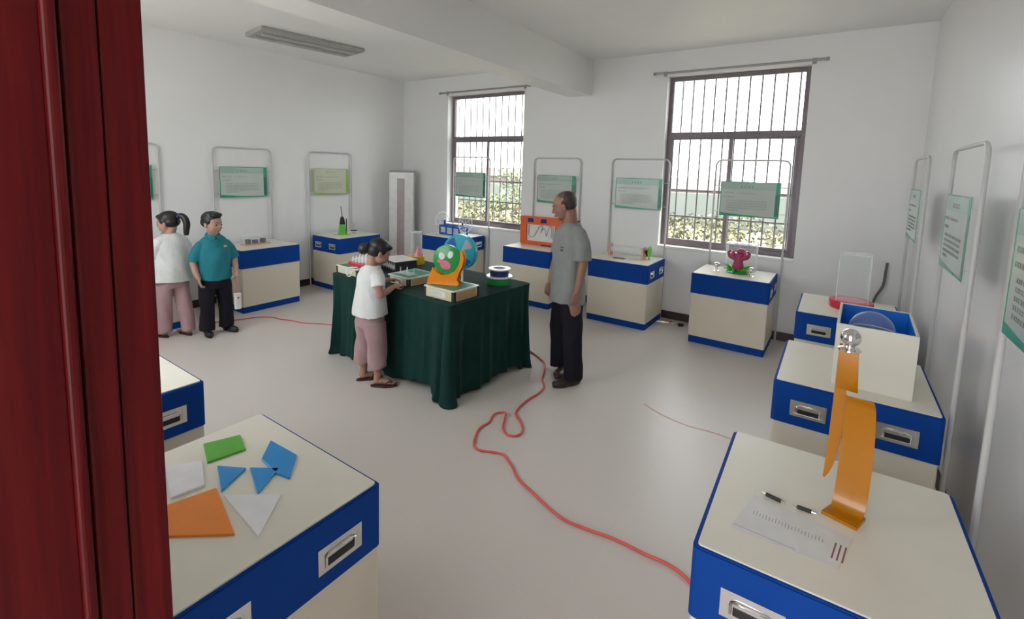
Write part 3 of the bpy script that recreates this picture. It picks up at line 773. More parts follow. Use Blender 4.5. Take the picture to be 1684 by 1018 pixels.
ribbon([(.0, -.03, .008), (0, .015, .012), (0, .035, .05), (0, .040, .15), (0, .036, .26), (0, .020, .35), (0, -.005, .385)], .040, .040, .0025, M['orange_sheet'], 'front_band', t,
       lambda u: (-.038 + .012 * u, .040 + .012 * math.sin(u * 3)))
ribbon([(0, .045, .385), (0, .030, .42), (0, .02, .47), (0, .018, .520)], .03, .03, .0025, M['orange_sheet'], 'upper_band', t,
       lambda u: (-.058, -.004 - .006 * u * u))
ribbon([(0, .055, .525), (0, .070, .42), (0, .082, .28), (0, .085, .15), (0, .082, .06)], .02, .004, .0025, M['orange_sheet'], 'rear_band', t,
       lambda u: (-.064 - .012 * u, -.057 + .050 * math.sin(PI * min(1, u * 1.02)) ** .8 * (0.45 + .2 * u) - .012 * u))
bm = B(); lathe(bm, [(.030, .520), (.030, .524), (.016, .530), (.014, .536), (.0, .536)], 24, Matrix.Translation((-.033, .02, 0))); obj('ball_cup', bm, M['chromeball'], t, True)
bm = B(); ell(bm, (-.033, .02, .560), (.027, .027, .027), None, 28, 18); obj('steel_ball', bm, M['chromeball'], t, True)
# printed clear sheet and magnetic rods
t = thing('printed_sheet', 'thin pale printed sheet with faint drawing lying before the orange figure', 'sheet', (-.03, 1.56, T0 + .0004), R(-2))
bm = B(); prism(bm, [(-.145, -.095), (.12, -.075), (.15, .085), (-.115, .115)], 0, .0008); obj('sheet', bm, mat('pale_film', (.70, .70, .69), .3), t)
bm = B(); rg = random.Random(9)
for k in range(22): glyph(bm, 0, 0, .008, 0, rg) if False else box(bm, -.10 + k * .0085, -.098 + k * .0085, .010 + .002 * math.sin(k), .030 + .004 * math.sin(k * 2), .0008, .0011)
box(bm, -.14, .02, -.072, -.070, .0008, .0011)
obj('printed_marks', bm, M['grey_sheet'], t)
bm = B()
for k in range(3): box(bm, .105 + k * .012, .109 + k * .012, -.03, .045, .0008, .0011, 0, Matrix.Rotation(R(-6), 4, 'Z'))
obj('red_brown_lines', bm, mat('red_brown_ink', (.22, .08, .07), .6), t)
def rod(x0, y0, x1, y1, lab):
    L_ = math.hypot(x1 - x0, y1 - y0)
    t = thing('magnet_rod', lab, 'rod', ((x0 + x1) / 2, (y0 + y1) / 2, T0 + .0062), math.atan2(y1 - y0, x1 - x0))
    bm = B(); cyl(bm, (-L_ / 2 + .012, 0, 0), (L_ / 2 - .012, 0, 0), .006); obj('dark_barrel', bm, M['black_rubber'], t, True)
    for s in (-1, 1):
        bm = B(); cyl(bm, (s * (L_ / 2 - .012), 0, 0), (s * (L_ / 2), 0, 0), .0052, .002 if s < 0 else .005); obj('steel_tip', bm, M['chromeball'], t, True)
rod(-.120, 1.699, -.052, 1.686, 'left of the two short black rods with steel tips')
rod(-.032, 1.690, .030, 1.690, 'right of the two short black rods with steel tips, beside the orange base')
# R2: white box open on top with blue inside and clear globe
t = thing('open_box', 'white open-topped box with bright blue inside on the right wall cabinet', 'box', (.222, 3.135, T0), R(-2))
bm = B(); w_, d_, h_, th = .160, .255, .315, .012
for (a, b_, c, d) in ((-w_, w_, -d_, -d_ + th), (-w_, w_, d_ - th, d_), (-w_, -w_ + th, -d_ + th, d_ - th), (w_ - th, w_, -d_ + th, d_ - th)): box(bm, a, b_, c, d, 0, h_, .0015)
obj('box_walls', bm, M['top'], t)
bm = B(); e = .001
box(bm, -w_ + th, w_ - th, -d_ + th, d_ - th, .16, .165)
for (a, b_, c, d) in ((-w_ + th, w_ - th, -d_ + th, -d_ + th + e), (-w_ + th, w_ - th, d_ - th - e, d_ - th), (-w_ + th, -w_ + th + e, -d_ + th, d_ - th), (w_ - th - e, w_ - th, -d_ + th, d_ - th)): box(bm, a, b_, c, d, .165, h_ - .004)
obj('blue_lining', bm, mat('bright_blue_lining', (.0, .16, .62), .35), t)
t = thing('clear_globe', 'clear plastic globe sitting inside the white open box', 'exhibit', (.205, 3.06, T0 + .165 + .0005), 0)
bm = B(); ell(bm, (0, 0, .098), (.098, .098, .098), None, 36, 22); obj('globe_shell', bm, M['acrylic'], t, True)
bm = B(); lathe(bm, [(.100, .094), (.103, .098), (.100, .102), (.097, .098), (.100, .094)], 36); obj('globe_seam', bm, M['wire'], t, True)
# R3: red round base with clear cylinder
t = thing('round_exhibit', 'round red base with a tall clear cylinder, on the right corner cabinet', 'exhibit', (.165, 4.72, T0), 0)
bm = B(); lathe(bm, [(.145, 0), (.150, .006), (.150, .055), (.146, .062), (.0, .062)], 48); obj('red_base', bm, M['red_plastic'], t, True)
bm = B(); lathe(bm, [(.0, .062), (.10, .062), (.10, .064), (0, .064)], 40); obj('pink_disc', bm, M['pink_plastic'], t, True)
bm = B()
for a, b_, c, d in ((-.105, .105, -.105, -.103), (-.105, .105, .103, .105), (-.105, -.103, -.103, .103), (.103, .105, -.103, .103)): box(bm, a, b_, c, d, .064, .44)
box(bm, -.105, .105, -.105, .105, .44, .443)
obj('clear_cover', bm, M['acrylic'], t)
bm = B()
for a in (-.104, .104):
    for b_ in (-.104, .104): box(bm, a - .003, a + .003, b_ - .003, b_ + .003, .064, .443)
for b_ in (-.104, .104): box(bm, -.104, .104, b_ - .003, b_ + .003, .438, .443); box(bm, b_ - .003, b_ + .003, -.104, .104, .438, .443)
obj('cover_edges', bm, M['wire'], t)
# pipe coming from the wall
bm = B(); tube(bm, smooth_path([(.46, 5.945, .99), (.455, 5.93, .90), (.445, 5.925, .76), (.385, 5.90, .60), (.36, 5.88, .3), (.36, 5.88, .005)], 6), .012, 10)
tag(obj('cable_conduit', bm, mat('grey_conduit', (.12, .12, .125), .5), None, True), 'dark grey cable conduit running down the back wall in the right corner', 'conduit')
# B4: pink figure in green leaves under a clear cover, two steel balls
t = thing('pink_figure', 'pink branching figure rising from green leaves on the right window cabinet', 'exhibit', (-.815, 5.60, T0), 0)
bm = B(); lathe(bm, [(.045, .03), (.058, .06), (.046, .12), (.052, .17), (.060, .20), (.052, .215), (0, .20)], 20)
for k in range(5):
    a = 2 * PI * k / 5 + .4
    tube(bm, smooth_path([(.03 * math.cos(a), .03 * math.sin(a), .15), (.085 * math.cos(a), .05 * math.sin(a), .165), (.105 * math.cos(a), .06 * math.sin(a), .21), (.08 * math.cos(a), .045 * math.sin(a), .235)], 5), [.022 - .0006 * i for i in range(16)], 10)
ell(bm, (.02, 0, .235), (.045, .035, .03))
obj('figure', bm, M['magenta_plastic'], t, True)
bm = B(); rg = random.Random(4)
for k in range(46):
    a = rg.uniform(0, 2 * PI); r0 = rg.uniform(.03, .07); r1 = rg.uniform(.10, .155); z_ = rg.uniform(.02, .085)
    d = Vector((math.cos(a), math.sin(a) * .8, 0)); pp = Vector((-d.y, d.x, 0)) * rg.uniform(.012, .02)
    vs_ = [bm.verts.new(d * r0 + Vector((0, 0, .01))), bm.verts.new(d * (r0 + r1) / 2 + pp + Vector((0, 0, z_ * .8))), bm.verts.new(d * r1 + Vector((0, 0, z_))), bm.verts.new(d * (r0 + r1) / 2 - pp + Vector((0, 0, z_ * .8)))]
    bm.faces.new(vs_)
o = obj('leaves', bm, M['lime_plastic'], t); solidify(o, .002)
bm = B(); lathe(bm, [(.11, 0), (.115, .008), (.10, .02), (.0, .025)], 28); obj('base', bm, M['green_plastic'], t, True)
t = thing('clear_cover', 'clear rectangular cover standing behind the pink figure', 'cover', (-.815, 5.79, T0), 0)
bm = B(); w_, d_, h_ = .15, .07, .30
box(bm, -w_, w_, -d_, -d_ + .002, 0, h_); box(bm, -w_, w_, d_ - .002, d_, 0, h_); box(bm, -w_, -w_ + .002, -d_ + .002, d_ - .002, 0, h_); box(bm, w_ - .002, w_, -d_ + .002, d_ - .002, 0, h_); box(bm, -w_, w_, -d_, d_, h_, h_ + .003)
obj('cover_sheet', bm, M['acrylic'], t)
bm = B()
for a in (-w_, w_):
    for b_ in (-d_, d_): box(bm, a - .003, a + .003, b_ - .003, b_ + .003, 0, h_ + .003)
for b_ in (-d_, d_): box(bm, -w_ + .003, w_ - .003, b_ - .003, b_ + .003, h_ - .003, h_ + .003)
obj('cover_edges', bm, M['wire'], t)
def knob(x, y, lab):
    t = thing('steel_ball_stand', lab, 'ball stand', (x, y, T0), 0)
    bm = B(); lathe(bm, [(.034, 0), (.034, .006), (.012, .014), (.009, .045), (.0, .045)], 24); obj('foot', bm, M['chromeball'], t, True)
    bm = B(); ell(bm, (0, 0, .07), (.034, .034, .030), None, 24, 16); obj('ball', bm, M['chromeball'], t, True)
knob(-1.015, 5.53, 'steel ball on a small foot left of the pink figure'); knob(-.668, 5.47, 'steel ball on a small foot right of the pink figure')
# B3: clear tube between pink ends, green fan
t = thing('tube_exhibit', 'clear horizontal tube between pink end plates with a green fan wheel', 'exhibit', (-2.08, 5.66, T0), R(-1))
for s in (-1, 1):
    bm = B(); box(bm, s * .215 - .012, s * .215 + .012, -.05, .05, 0, .145, .004); obj('end_plate', bm, M['salmon_plastic'], t)
bm = B(); cyl(bm, (-.203, 0, .085), (.203, 0, .085), .042, n=28); obj('clear_tube', bm, M['wire'], t, True)
bm = B(); cyl(bm, (.23, 0, .10), (.262, 0, .10), .012); 
bm2 = Matrix.Translation((.255, 0, .10)) @ Matrix.Rotation(R(90), 4, 'Y')
for k in range(5):
    a = 2 * PI * k / 5; box(bm, .012, .062, -.016, .016, -.002, .002, .001, bm2 @ Matrix.Rotation(a, 4, 'Z') @ Matrix.Rotation(R(25), 4, 'X'))
obj('fan', bm, M['black_rubber'], t)
bm = B(); lathe(bm, [(.0, 0), (.066, 0), (.070, .004), (.066, .010), (.0, .010)], 32, Matrix.Translation((.278, 0, .10)) @ Matrix.Rotation(R(90), 4, 'Y'))
box(bm, .272, .292, -.01, .01, 0, .04); obj('green_disc', bm, M['lime_plastic'], t, True)
bm = B(); box(bm, -.07, .07, -.035, .035, 0, .007, .002); o = obj('dark_plate', bm, mat('dark_slate_plate', (.08, .08, .14), .35)); o.location = (-2.115, 5.50, T0 + .0003)
tag(o, 'small dark flat plate lying in front of the clear tube', 'plate')
# B2: orange framed maze board
t = thing('maze_board', 'upright orange-framed board with wire curves on a pale panel, behind the man', 'exhibit', (-3.325, 5.67, T0), R(2))
bm = B(); mt = Matrix(((1, 0, 0, 0), (0, 0, 1, 0), (0, 1, 0, 0), (0, 0, 0, 1)))
def rrect(x0, x1, z0, z1, r_, n=5):
    pts = []
    for cx, cz, a0 in ((x1 - r_, z1 - r_, 0), (x0 + r_, z1 - r_, 90), (x0 + r_, z0 + r_, 180), (x1 - r_, z0 + r_, 270)):
        for k in range(n + 1): a = R(a0 + 90 * k / n); pts.append((cx + r_ * math.cos(a), cz + r_ * math.sin(a)))
    return pts
outer = rrect(-.32, .32, 0, .40, .035); inner = rrect(-.225, .225, .055, .29, .008)
vo = [[bm.verts.new(mt @ Vector((x, z, yy))) for x, z in outer] for yy in (-.03, .03)]; vi = [[bm.verts.new(mt @ Vector((x, z, yy))) for x, z in inner] for yy in (-.03, .03)]
n = len(outer)
for i in range(n):
    j = (i + 1) % n
    bm.faces.new((vo[0][i], vo[0][j], vi[0][j], vi[0][i])); bm.faces.new((vo[1][i], vo[1][j], vi[1][j], vi[1][i]))
    bm.faces.new((vo[0][i], vo[0][j], vo[1][j], vo[1][i])); bm.faces.new((vi[0][i], vi[0][j], vi[1][j], vi[1][i]))
obj('orange_frame', bm, mat('orange_red_plastic', (.72, .12, .03), .3), t)
bm = B(); box(bm, -.225, .225, .0, .01, .055, .29); obj('pale_panel', bm, M['white_plastic'], t)
for cpts in ([(-.19, .27), (-.19, .13), (-.13, .11), (-.09, .15), (-.03, .26), (.02, .27), (.0, .18)], [(.0, .20), (.05, .24), (.09, .14), (.12, .26), (.16, .27), (.16, .12)], [(.19, .27), (.19, .1)]):
    bm = B(); tube(bm, smooth_path([(x, -.012, z) for x, z in cpts], 6), .004, 8); obj('wire_track', bm, M['rod'], t, True)
for x in (-.155, .05):
    bm = B(); box(bm, x - .045, x + .045, -.036, -.03, .318, .372, .002); obj('blue_display', bm, M['navy_plastic'], t)
bm = B(); box(bm, .02, .17, -.06, -.04, .0, .02, .004, Matrix.Rotation(R(8), 4, 'Z')); obj('dark_red_handle', bm, mat('dark_red_plastic', (.12, .01, .015), .4), t)
# B1: blue frame with three windows and two clear wheels
t = thing('wheel_frame', 'blue three-window frame with a clear wheel at each end, under the left window', 'exhibit', (-4.87, 5.60, T0), R(-6))
bm = B()
for yy in (-.085, .085):
    box(bm, -.23, .23, yy - .006, yy + .006, 0, .022, .002); box(bm, -.23, .23, yy - .006, yy + .006, .118, .145, .002)
    for x in (-.23, -.085, .06, .205): box(bm, x, x + .025, yy - .006, yy + .006, .022, .118)
for x in (-.23, .205): box(bm, x, x + .025, -.079, .079, .0, .022); box(bm, x, x + .025, -.079, .079, .118, .145)
obj('blue_frame', bm, M['blue_plastic'], t)
bm = B(); box(bm, -.205, .205, -.075, .075, .002, .008); box(bm, -.2, .2, -.02, -.015, .02, .118); obj('white_tray', bm, M['white_plastic'], t)
for x in (-.265, .265):
    bm = B(); Mw = Matrix.Translation((x, 0, .20)) @ Matrix.Rotation(R(90), 4, 'Y')
    tube(bm, [(Mw @ Vector((.14 * math.cos(2 * PI * k / 40), .14 * math.sin(2 * PI * k / 40), 0))) for k in range(40)], .008, 8, True)
    tube(bm, [(Mw @ Vector((.08 * math.cos(2 * PI * k / 28), .08 * math.sin(2 * PI * k / 28), 0))) for k in range(28)], .004, 6, True)
    for k in range(6): a = PI * k / 3; cyl(bm, Mw @ Vector((0, 0, 0)), Mw @ Vector((.14 * math.cos(a), .14 * math.sin(a), 0)), .004, n=6)
    obj('clear_wheel', bm, M['wire'], t, True)
bm = B(); cyl(bm, (-.29, 0, .20), (.29, 0, .20), .006); obj('axle', bm, M['rod'], t, True)
for x in (-.2, .2):
    bm = B(); box(bm, x - .008, x + .008, -.015, .015, .145, .215, .002); obj('axle_support', bm, M['navy_plastic'], t)
# L1: blocks on orange tray
t = thing('block_tray', 'orange tray under a clear cover on the cabinet behind the boy', 'tray', (-6.05, 3.13, T0), R(90))
bm = B(); box(bm, -.165, .165, -.07, .07, 0, .010, .003); obj('tray', bm, mat('peach_tray', (.72, .36, .18), .4), t)
w_, d_, h_ = .155, .06, .115
bm = B(); box(bm, -w_, w_, -d_, -d_ + .002, .01, h_); box(bm, -w_, w_, d_ - .002, d_, .01, h_); box(bm, -w_, -w_ + .002, -d_ + .002, d_ - .002, .01, h_); box(bm, w_ - .002, w_, -d_ + .002, d_ - .002, .01, h_); box(bm, -w_, w_, -d_, d_, h_, h_ + .002)
obj('clear_cover', bm, M['acrylic'], t)
for k, (dy, mn, lab) in enumerate(((-.095, 'brown_block', 'dark brown cube block, left in the orange tray'), (-.005, 'purple_block', 'purple cube block, middle of the orange tray'), (.095, 'brown_block', 'dark brown cube block, right in the orange tray'))):
    t = None
    bm = B(); box(bm, -.026, .026, -.026, .026, 0, .060 if k != 1 else .050, .004); o = obj('toy_block', bm, M[mn]); o.location = (-6.05, 3.13 + dy, T0 + .0103); o.rotation_euler.z = R(10 * k)
    tag(o, lab, 'toy block')
# L2: green pendulum bottle, wire ring
t = thing('pendulum_bottle', 'tapered green bottle shape with a thin dark rod leaning out of its top', 'exhibit', (-6.02, 4.41, T0), R(60))
bm = B(); lathe(bm, [(.075, 0), (.078, .006), (.0, .008)], 28, Matrix.Diagonal((1.7, 1, 1, 1))); obj('pale_base', bm, mat('pale_lime_plastic', (.45, .60, .25), .3), t, True)
bm = B(); lathe(bm, [(.078, .008), (.075, .02), (.052, .16), (.0, .165)], 4, Matrix.Rotation(R(45), 4, 'Z')); obj('green_body', bm, M['lime_plastic'], t)
bm = B(); lathe(bm, [(.054, .16), (.040, .24), (.022, .27), (.0, .275)], 4, Matrix.Rotation(R(45), 4, 'Z')); obj('dark_shoulder', bm, M['dark'], t)
bm = B(); cyl(bm, (0, 0, .27), (-.02, -.035, .43), .006, .004); obj('rod', bm, M['dark'], t, True)
bm = B(); box(bm, .052, .066, -.012, .012, .008, .24, .003, Matrix.Rotation(R(0), 4, 'Z')); obj('dark_strap', bm, M['dark'], t)
t = thing('ring_stand', 'thin wire stand with a small dark ring beside the green bottle', 'exhibit', (-6.05, 4.64, T0), 0)
bm = B(); lathe(bm, [(.03, 0), (.03, .004), (.0, .006)], 20); obj('foot', bm, M['grey_sheet'], t, True)
bm = B(); tube(bm, smooth_path([(0, 0, .004), (0, .0, .12), (.0, -.02, .17), (0, -.05, .18)], 5), .0025, 6); obj('wire', bm, M['rod'], t, True)
bm = B(); tube(bm, [(.045 * math.cos(2 * PI * k / 28), .045 * math.sin(2 * PI * k / 28) - .0, .040) for k in range(28)], .005, 8, True); cyl(bm, (0, 0, .04), (.045, 0, .04), .002, n=6); obj('ring', bm, M['dark'], t, True)

# ------------------------------------------------------------------ air conditioner tower in the corner
t = thing('air_conditioner', 'tall white floor-standing air conditioner in the far left corner', 'air conditioner', (-6.06, 5.64, 0), R(38))
bm = B(); vbox(bm, -.20, .20, -.15, .15, 0, 1.70, .03, 5); obj('body', bm, M['white_plastic'], t, True)
bm = B(); vbox(bm, -.195, .195, -.145, .145, 1.70, 1.73, .03, 5); obj('top_cap', bm, mat('grey_cap', (.25, .25, .26), .4), t)
bm = B(); box(bm, -.062, .062, -.156, -.149, .25, 1.60, .003); gp = obj('grille_panel', bm, mat('pinkish_grille_panel', (.42, .33, .34), .35), t)
bm = B()
for k in range(14): box(bm, -.055, .055, -.159, -.155, 1.36 + k * .016, 1.367 + k * .016)
box(bm, -.058, -.055, -.159, -.155, 1.35, 1.59); obj('air_vent', bm, M['grey_sheet'], gp)

# ------------------------------------------------------------------ cords on the floor
def cord(pts, r_, m_, label, sub=8):
    bm = B(); tube(bm, smooth_path([(x, y, z) for x, y, z in pts], sub), r_, 8)
    return tag(obj('extension_cable', bm, m_, None, True), label, 'cord')
r_ = .0075
zz = r_ + .001
main = [(-2.60, 4.02), (-2.40, 3.93), (-2.269, 3.863), (-2.12, 3.76), (-2.06, 3.66), (-2.01, 3.56), (-1.955, 3.44), (-1.87, 3.33), (-1.845, 3.20), (-1.853, 3.066), (-1.84, 2.90), (-1.80, 2.80), (-1.72, 2.74), (-1.65, 2.66), (-1.64, 2.58), (-1.70, 2.545), (-1.775, 2.60), (-1.83, 2.70), (-1.86, 2.75), (-1.91, 2.76),
        (-1.93, 2.70), (-1.895, 2.60), (-1.90, 2.50), (-1.86, 2.40), (-1.80, 2.31), (-1.74, 2.29), (-1.67, 2.32), (-1.59, 2.345), (-1.53, 2.31), (-1.468, 2.27), (-1.38, 2.20), (-1.25, 2.15), (-1.12, 2.10), (-1.008, 2.073), (-.88, 2.085), (-.757, 2.105), (-.605, 2.105), (-.493, 2.11), (-.403, 2.08), (-.34, 2.02), (-.30, 1.9)]
cord([(x, y, zz + (.016 if i in (18, ) else 0)) for i, (x, y) in enumerate(main)], r_, M['red_cord_rubber'], 'red power cord looping across the floor from the table to the right cabinets')
cord([(x, y, .0065) for x, y in ((-5.60, 2.42), (-5.50, 2.60), (-5.42, 2.80), (-5.294, 2.91), (-5.15, 2.93), (-5.014, 2.985), (-4.85, 3.02), (-4.616, 3.145), (-4.35, 3.25), (-4.0, 3.35))], .0055, M['red_cord_rubber'], 'red power cord on the floor running from the left wall to the table')
cord([(x, y, .003) for x, y in ((-1.10, 3.57), (-.95, 3.49), (-.747, 3.447), (-.60, 3.46), (-.457, 3.454))], .002, M['salmon_plastic'], 'thin pale pink string on the floor in front of the right cabinets')
t = thing('power_plug', 'small black power plug on the floor beside the right window cabinet', 'plug', (-1.40, 5.74, .0), R(30))
bm = B(); box(bm, -.03, .03, -.02, .02, 0, .035, .006); obj('plug_body', bm, M['dark'], t)
bm = B(); tube(bm, smooth_path([(-.03, 0, .02), (-.07, .03, .01), (-.10, .10, .006), (-.06, .16, .006)], 5), .004, 8); obj('plug_lead', bm, M['dark'], t, True)

# ------------------------------------------------------------------ people
A('skin_man', (0.30, 0.150, 0.105), .5); A('skin_child', (0.42, 0.225, 0.165), .5); A('skin_boy', (0.40, 0.235, 0.175), .5)
A('hair_black', (0.012, 0.010, 0.011), .45); A('hair_thin', (0.045, 0.030, 0.028), .6)
A('shirt_grey', (0.235, 0.245, 0.235), .85, bump=.5, bscale=9); A('trousers_dark', (0.010, 0.009, 0.016), .85, spec=.25, bump=.5, bscale=9); A('shoe_brown', (0.035, 0.018, 0.014), .4)
A('polo_teal', (0.004, 0.17, 0.215), .8, bump=.4, bscale=11); A('shirt_white', (0.66, 0.67, 0.66), .85, bump=.4, bscale=10); A('trousers_mauve', (0.40, 0.255, 0.265), .85, bump=.4, bscale=9); A('flipflop', (0.06, 0.022, 0.022), .6)
A('eye_dark', (0.01, 0.008, 0.008), .2); A('lip', (0.36, 0.12, 0.10), .45); A('brow', (0.03, 0.02, 0.018), .7)
def remesh(bm, name, m_, parent, vox=.006, smooth_it=4, fac=.5):
    me = bpy.data.meshes.new(name); bm.to_mesh(me); bm.free()
    o = bpy.data.objects.new(name, me); COL.objects.link(o)
    r = o.modifiers.new('r', 'REMESH'); r.mode = 'VOXEL'; r.voxel_size = vox; r.adaptivity = 0
    s = o.modifiers.new('s', 'SMOOTH'); s.factor = fac; s.iterations = smooth_it
    bpy.context.view_layer.update()
    dg = bpy.context.evaluated_depsgraph_get()
    me2 = bpy.data.meshes.new_from_object(o.evaluated_get(dg)); me2.name = name
    o.modifiers.clear(); o.data = me2; bpy.data.meshes.remove(me)
    me2.materials.clear(); me2.materials.append(m_)
    if name in ('t_shirt', 'polo_shirt', 'white_top', 'white_shirt', 'trousers'):      # soft creases in the cloth
        sd_ = Vector((3.1 * len(name), vox * 900, 1.7))
        cs = [v.co + v.normal * (noise.noise(Vector((v.co.x * 11, v.co.y * 11, v.co.z * 7 + v.co.x * 6)) + sd_) * .009
              + (1 - abs(noise.noise(Vector((v.co.x * 9 + v.co.z * 5, v.co.y * 9, v.co.z * 4)) + sd_ * 2)) * 4) * .0022) for v in me2.vertices]
        for v, q_ in zip(me2.vertices, cs): v.co = q_
        me2.update()
    for p in me2.polygons: p.use_smooth = True
    o.parent = parent
    return o
def cap(bm, p0, p1, r0, r1, fl=1.0, n=14):
    """tapered capsule; fl flattens it along local y"""
    p0 = Vector(p0); p1 = Vector(p1); d = p1 - p0; L_ = max(d.length, 1e-5)
    q = d.to_track_quat('Z', 'Y').to_matrix().to_4x4()
    prof = [(r0 * math.cos(a), r0 * math.sin(a)) for a in (R(-90), R(-60), R(-30), 0)] + [(r1 * math.cos(a), L_ + r1 * math.sin(a)) for a in (0, R(30), R(60), R(90))]
    prof[0] = (0, -r0); prof[-1] = (0, L_ + r1)
    return lathe(bm, prof, n, Matrix.Translation(p0) @ q @ Matrix.Diagonal((1, fl, 1, 1)))
def chain(bm, pts, fl=1.0):
    """pts: list of (x, y, z, r)"""
    for a, b_ in zip(pts, pts[1:]): cap(bm, a[:3], b_[:3], a[3], b_[3], fl)
def loft(bm, secs, n=28):
    """stack of ellipses (cx, cy, cz, rx, ry, rot) from bottom to top"""
    rings = []
    for s in secs:
        cx, cy, cz, rx, ry = s[:5]; ro = s[5] if len(s) > 5 else 0
        ring = []
        for k in range(n):
            a = 2 * PI * k / n; x, y = rx * math.cos(a), ry * math.sin(a)
            ring.append(bm.verts.new((cx + x * math.cos(ro) - y * math.sin(ro), cy + x * math.sin(ro) + y * math.cos(ro), cz + (s[6](a) if len(s) > 6 else 0))))
        rings.append(ring)
    for a, b_ in zip(rings, rings[1:]):
        for k in range(n): bm.faces.new((a[k], a[(k + 1) % n], b_[(k + 1) % n], b_[k]))
    bm.faces.new(rings[0][::-1]); bm.faces.new(rings[-1])
    return bm
def hand(bm, wrist, d, palm_n, s=1.0, curl=35, thumb_side=1):
    """wrist point, direction of the fingers, direction the palm faces"""
    W = Vector(wrist); d = Vector(d).normalized(); pn = Vector(palm_n); pn = (pn - d * pn.dot(d)).normalized(); side = d.cross(pn) * thumb_side
    c = W + d * .050 * s
    q = Matrix((side, pn, d)).transposed()
    ell(bm, c, (.040 * s, .016 * s, .052 * s), q, 16, 10)
    for k, (off, ln) in enumerate(((.029, .070), (.010, .078), (-.010, .072), (-.028, .056))):
        p = W + d * .088 * s + side * off * s
        a = R(curl * .5 + k * 4); dr = (d * math.cos(a) + pn * math.sin(a)); p1 = p + dr * ln * .45 * s
        a += R(curl); dr = (d * math.cos(a) + pn * math.sin(a)); p2 = p1 + dr * ln * .32 * s
        a += R(curl * .7); dr = (d * math.cos(a) + pn * math.sin(a)); p3 = p2 + dr * ln * .25 * s
        chain(bm, [(*(p - d * .02 * s), .0090 * s), (*p1, .0082 * s), (*p2, .0074 * s), (*p3, .0062 * s)])
    t0 = W + d * .028 * s + side * .028 * s; dt = (d * .62 + side * .62 + pn * .35).normalized(); t1 = t0 + dt * .038 * s
    t2 = t1 + (d * .85 + side * .15 + pn * .35).normalized() * .030 * s
    chain(bm, [(*t0, .014 * s), (*t1, .010 * s), (*t2, .0075 * s)])
def head_frame(c, face, tilt=0, roll=0):
    """matrix at head centre with +Y towards the face; tilt looks down"""
    f = Vector((face[0], face[1], 0)).normalized(); ang = math.atan2(-f.x, f.y)
    return Matrix.Translation(Vector(c)) @ Matrix.Rotation(ang, 4, 'Z') @ Matrix.Rotation(-tilt, 4, 'X') @ Matrix.Rotation(roll, 4, 'Y')
def head(bm, F, s=1.0, child=False):
    m0 = F @ Matrix.Diagonal((s, s, s, 1))
    def e(c, r): 
        o = bmesh.ops.create_uvsphere(bm, u_segments=20, v_segments=14, radius=1.0)
        bmesh.ops.transform(bm, matrix=m0 @ Matrix.Translation(c) @ Matrix.Diagonal((*r, 1)), verts=o['verts'])
    def cp(p0, p1, r0, r1):
        a = m0 @ Vector(p0); b_ = m0 @ Vector(p1); cap(bm, a, b_, r0 * s, r1 * s)
    e((0, -.012, .035), (.075, .094, .080)); e((0, .022, -.010), (.066, .070, .078)); e((0, .020, .030), (.068, .070, .055))
    if child: e((0, .025, -.045), (.060, .058, .048)); e((.032, .045, -.035), (.030, .032, .030)); e((-.032, .045, -.035), (.030, .032, .030)); e((0, .052, -.078), (.022, .024, .020))
    else: e((0, .022, -.058), (.052, .056, .045)); e((0, .058, -.088), (.022, .022, .018)); e((.038, .048, -.020), (.022, .028, .022)); e((-.038, .048, -.020), (.022, .028, .022))
    e((0, .078, .020), (.040, .016, .012))                       # brow
    if child: cp((0, .086, .000), (0, .098, -.022), .008, .011)
    else: cp((0, .088, .008), (0, .103, -.024), .007, .010)
    for sx in (-1, 1):
        e((sx * .010, .096 if not child else .090, -.030), (.009, .010, .007))
        e((sx * .077, -.006, -.008), (.008, .018, .029)); e((sx * .081, -.012, .004), (.006, .012, .014))
    e((0, .088 if not child else .084, -.052), (.022, .010, .0055)); e((0, .086 if not child else .081, -.062), (.019, .010, .006))
def face_bits(F, s, parent, closed=False, child=False):
    m0 = F @ Matrix.Diagonal((s, s, s, 1))
    yy = .083 if child else .084
    for sx in (-1, 1):
        bm = B(); ell(bm, (sx * .030, yy - .001, .0), (.0125, .007, .0035 if closed else .0062)); bmesh.ops.transform(bm, matrix=m0, verts=bm.verts[:]); obj('eye', bm, M['eye_dark'], parent, True)
        bm = B(); cap(bm, (sx * .016, .091, .024), (sx * .044, .080, .023), .0035, .0022); bmesh.ops.transform(bm, matrix=m0, verts=bm.verts[:]); obj('eyebrow', bm, M['brow'], parent, True)
    bm = B(); ell(bm, (0, .0965 if not child else .0925, -.0565), (.019, .003, .0035)); bmesh.ops.transform(bm, matrix=m0, verts=bm.verts[:]); obj('mouth', bm, M['lip'], parent, True)
def put(bm, F, s, items):
    m0 = F @ Matrix.Diagonal((s, s, s, 1))
    for c, r in items:
        o = bmesh.ops.create_uvsphere(bm, u_segments=20, v_segments=14, radius=1.0)
        bmesh.ops.transform(bm, matrix=m0 @ Matrix.Translation(c) @ Matrix.Diagonal((*r, 1)), verts=o['verts'])
def rz_of(h): return math.atan2(-h[0], h[1])
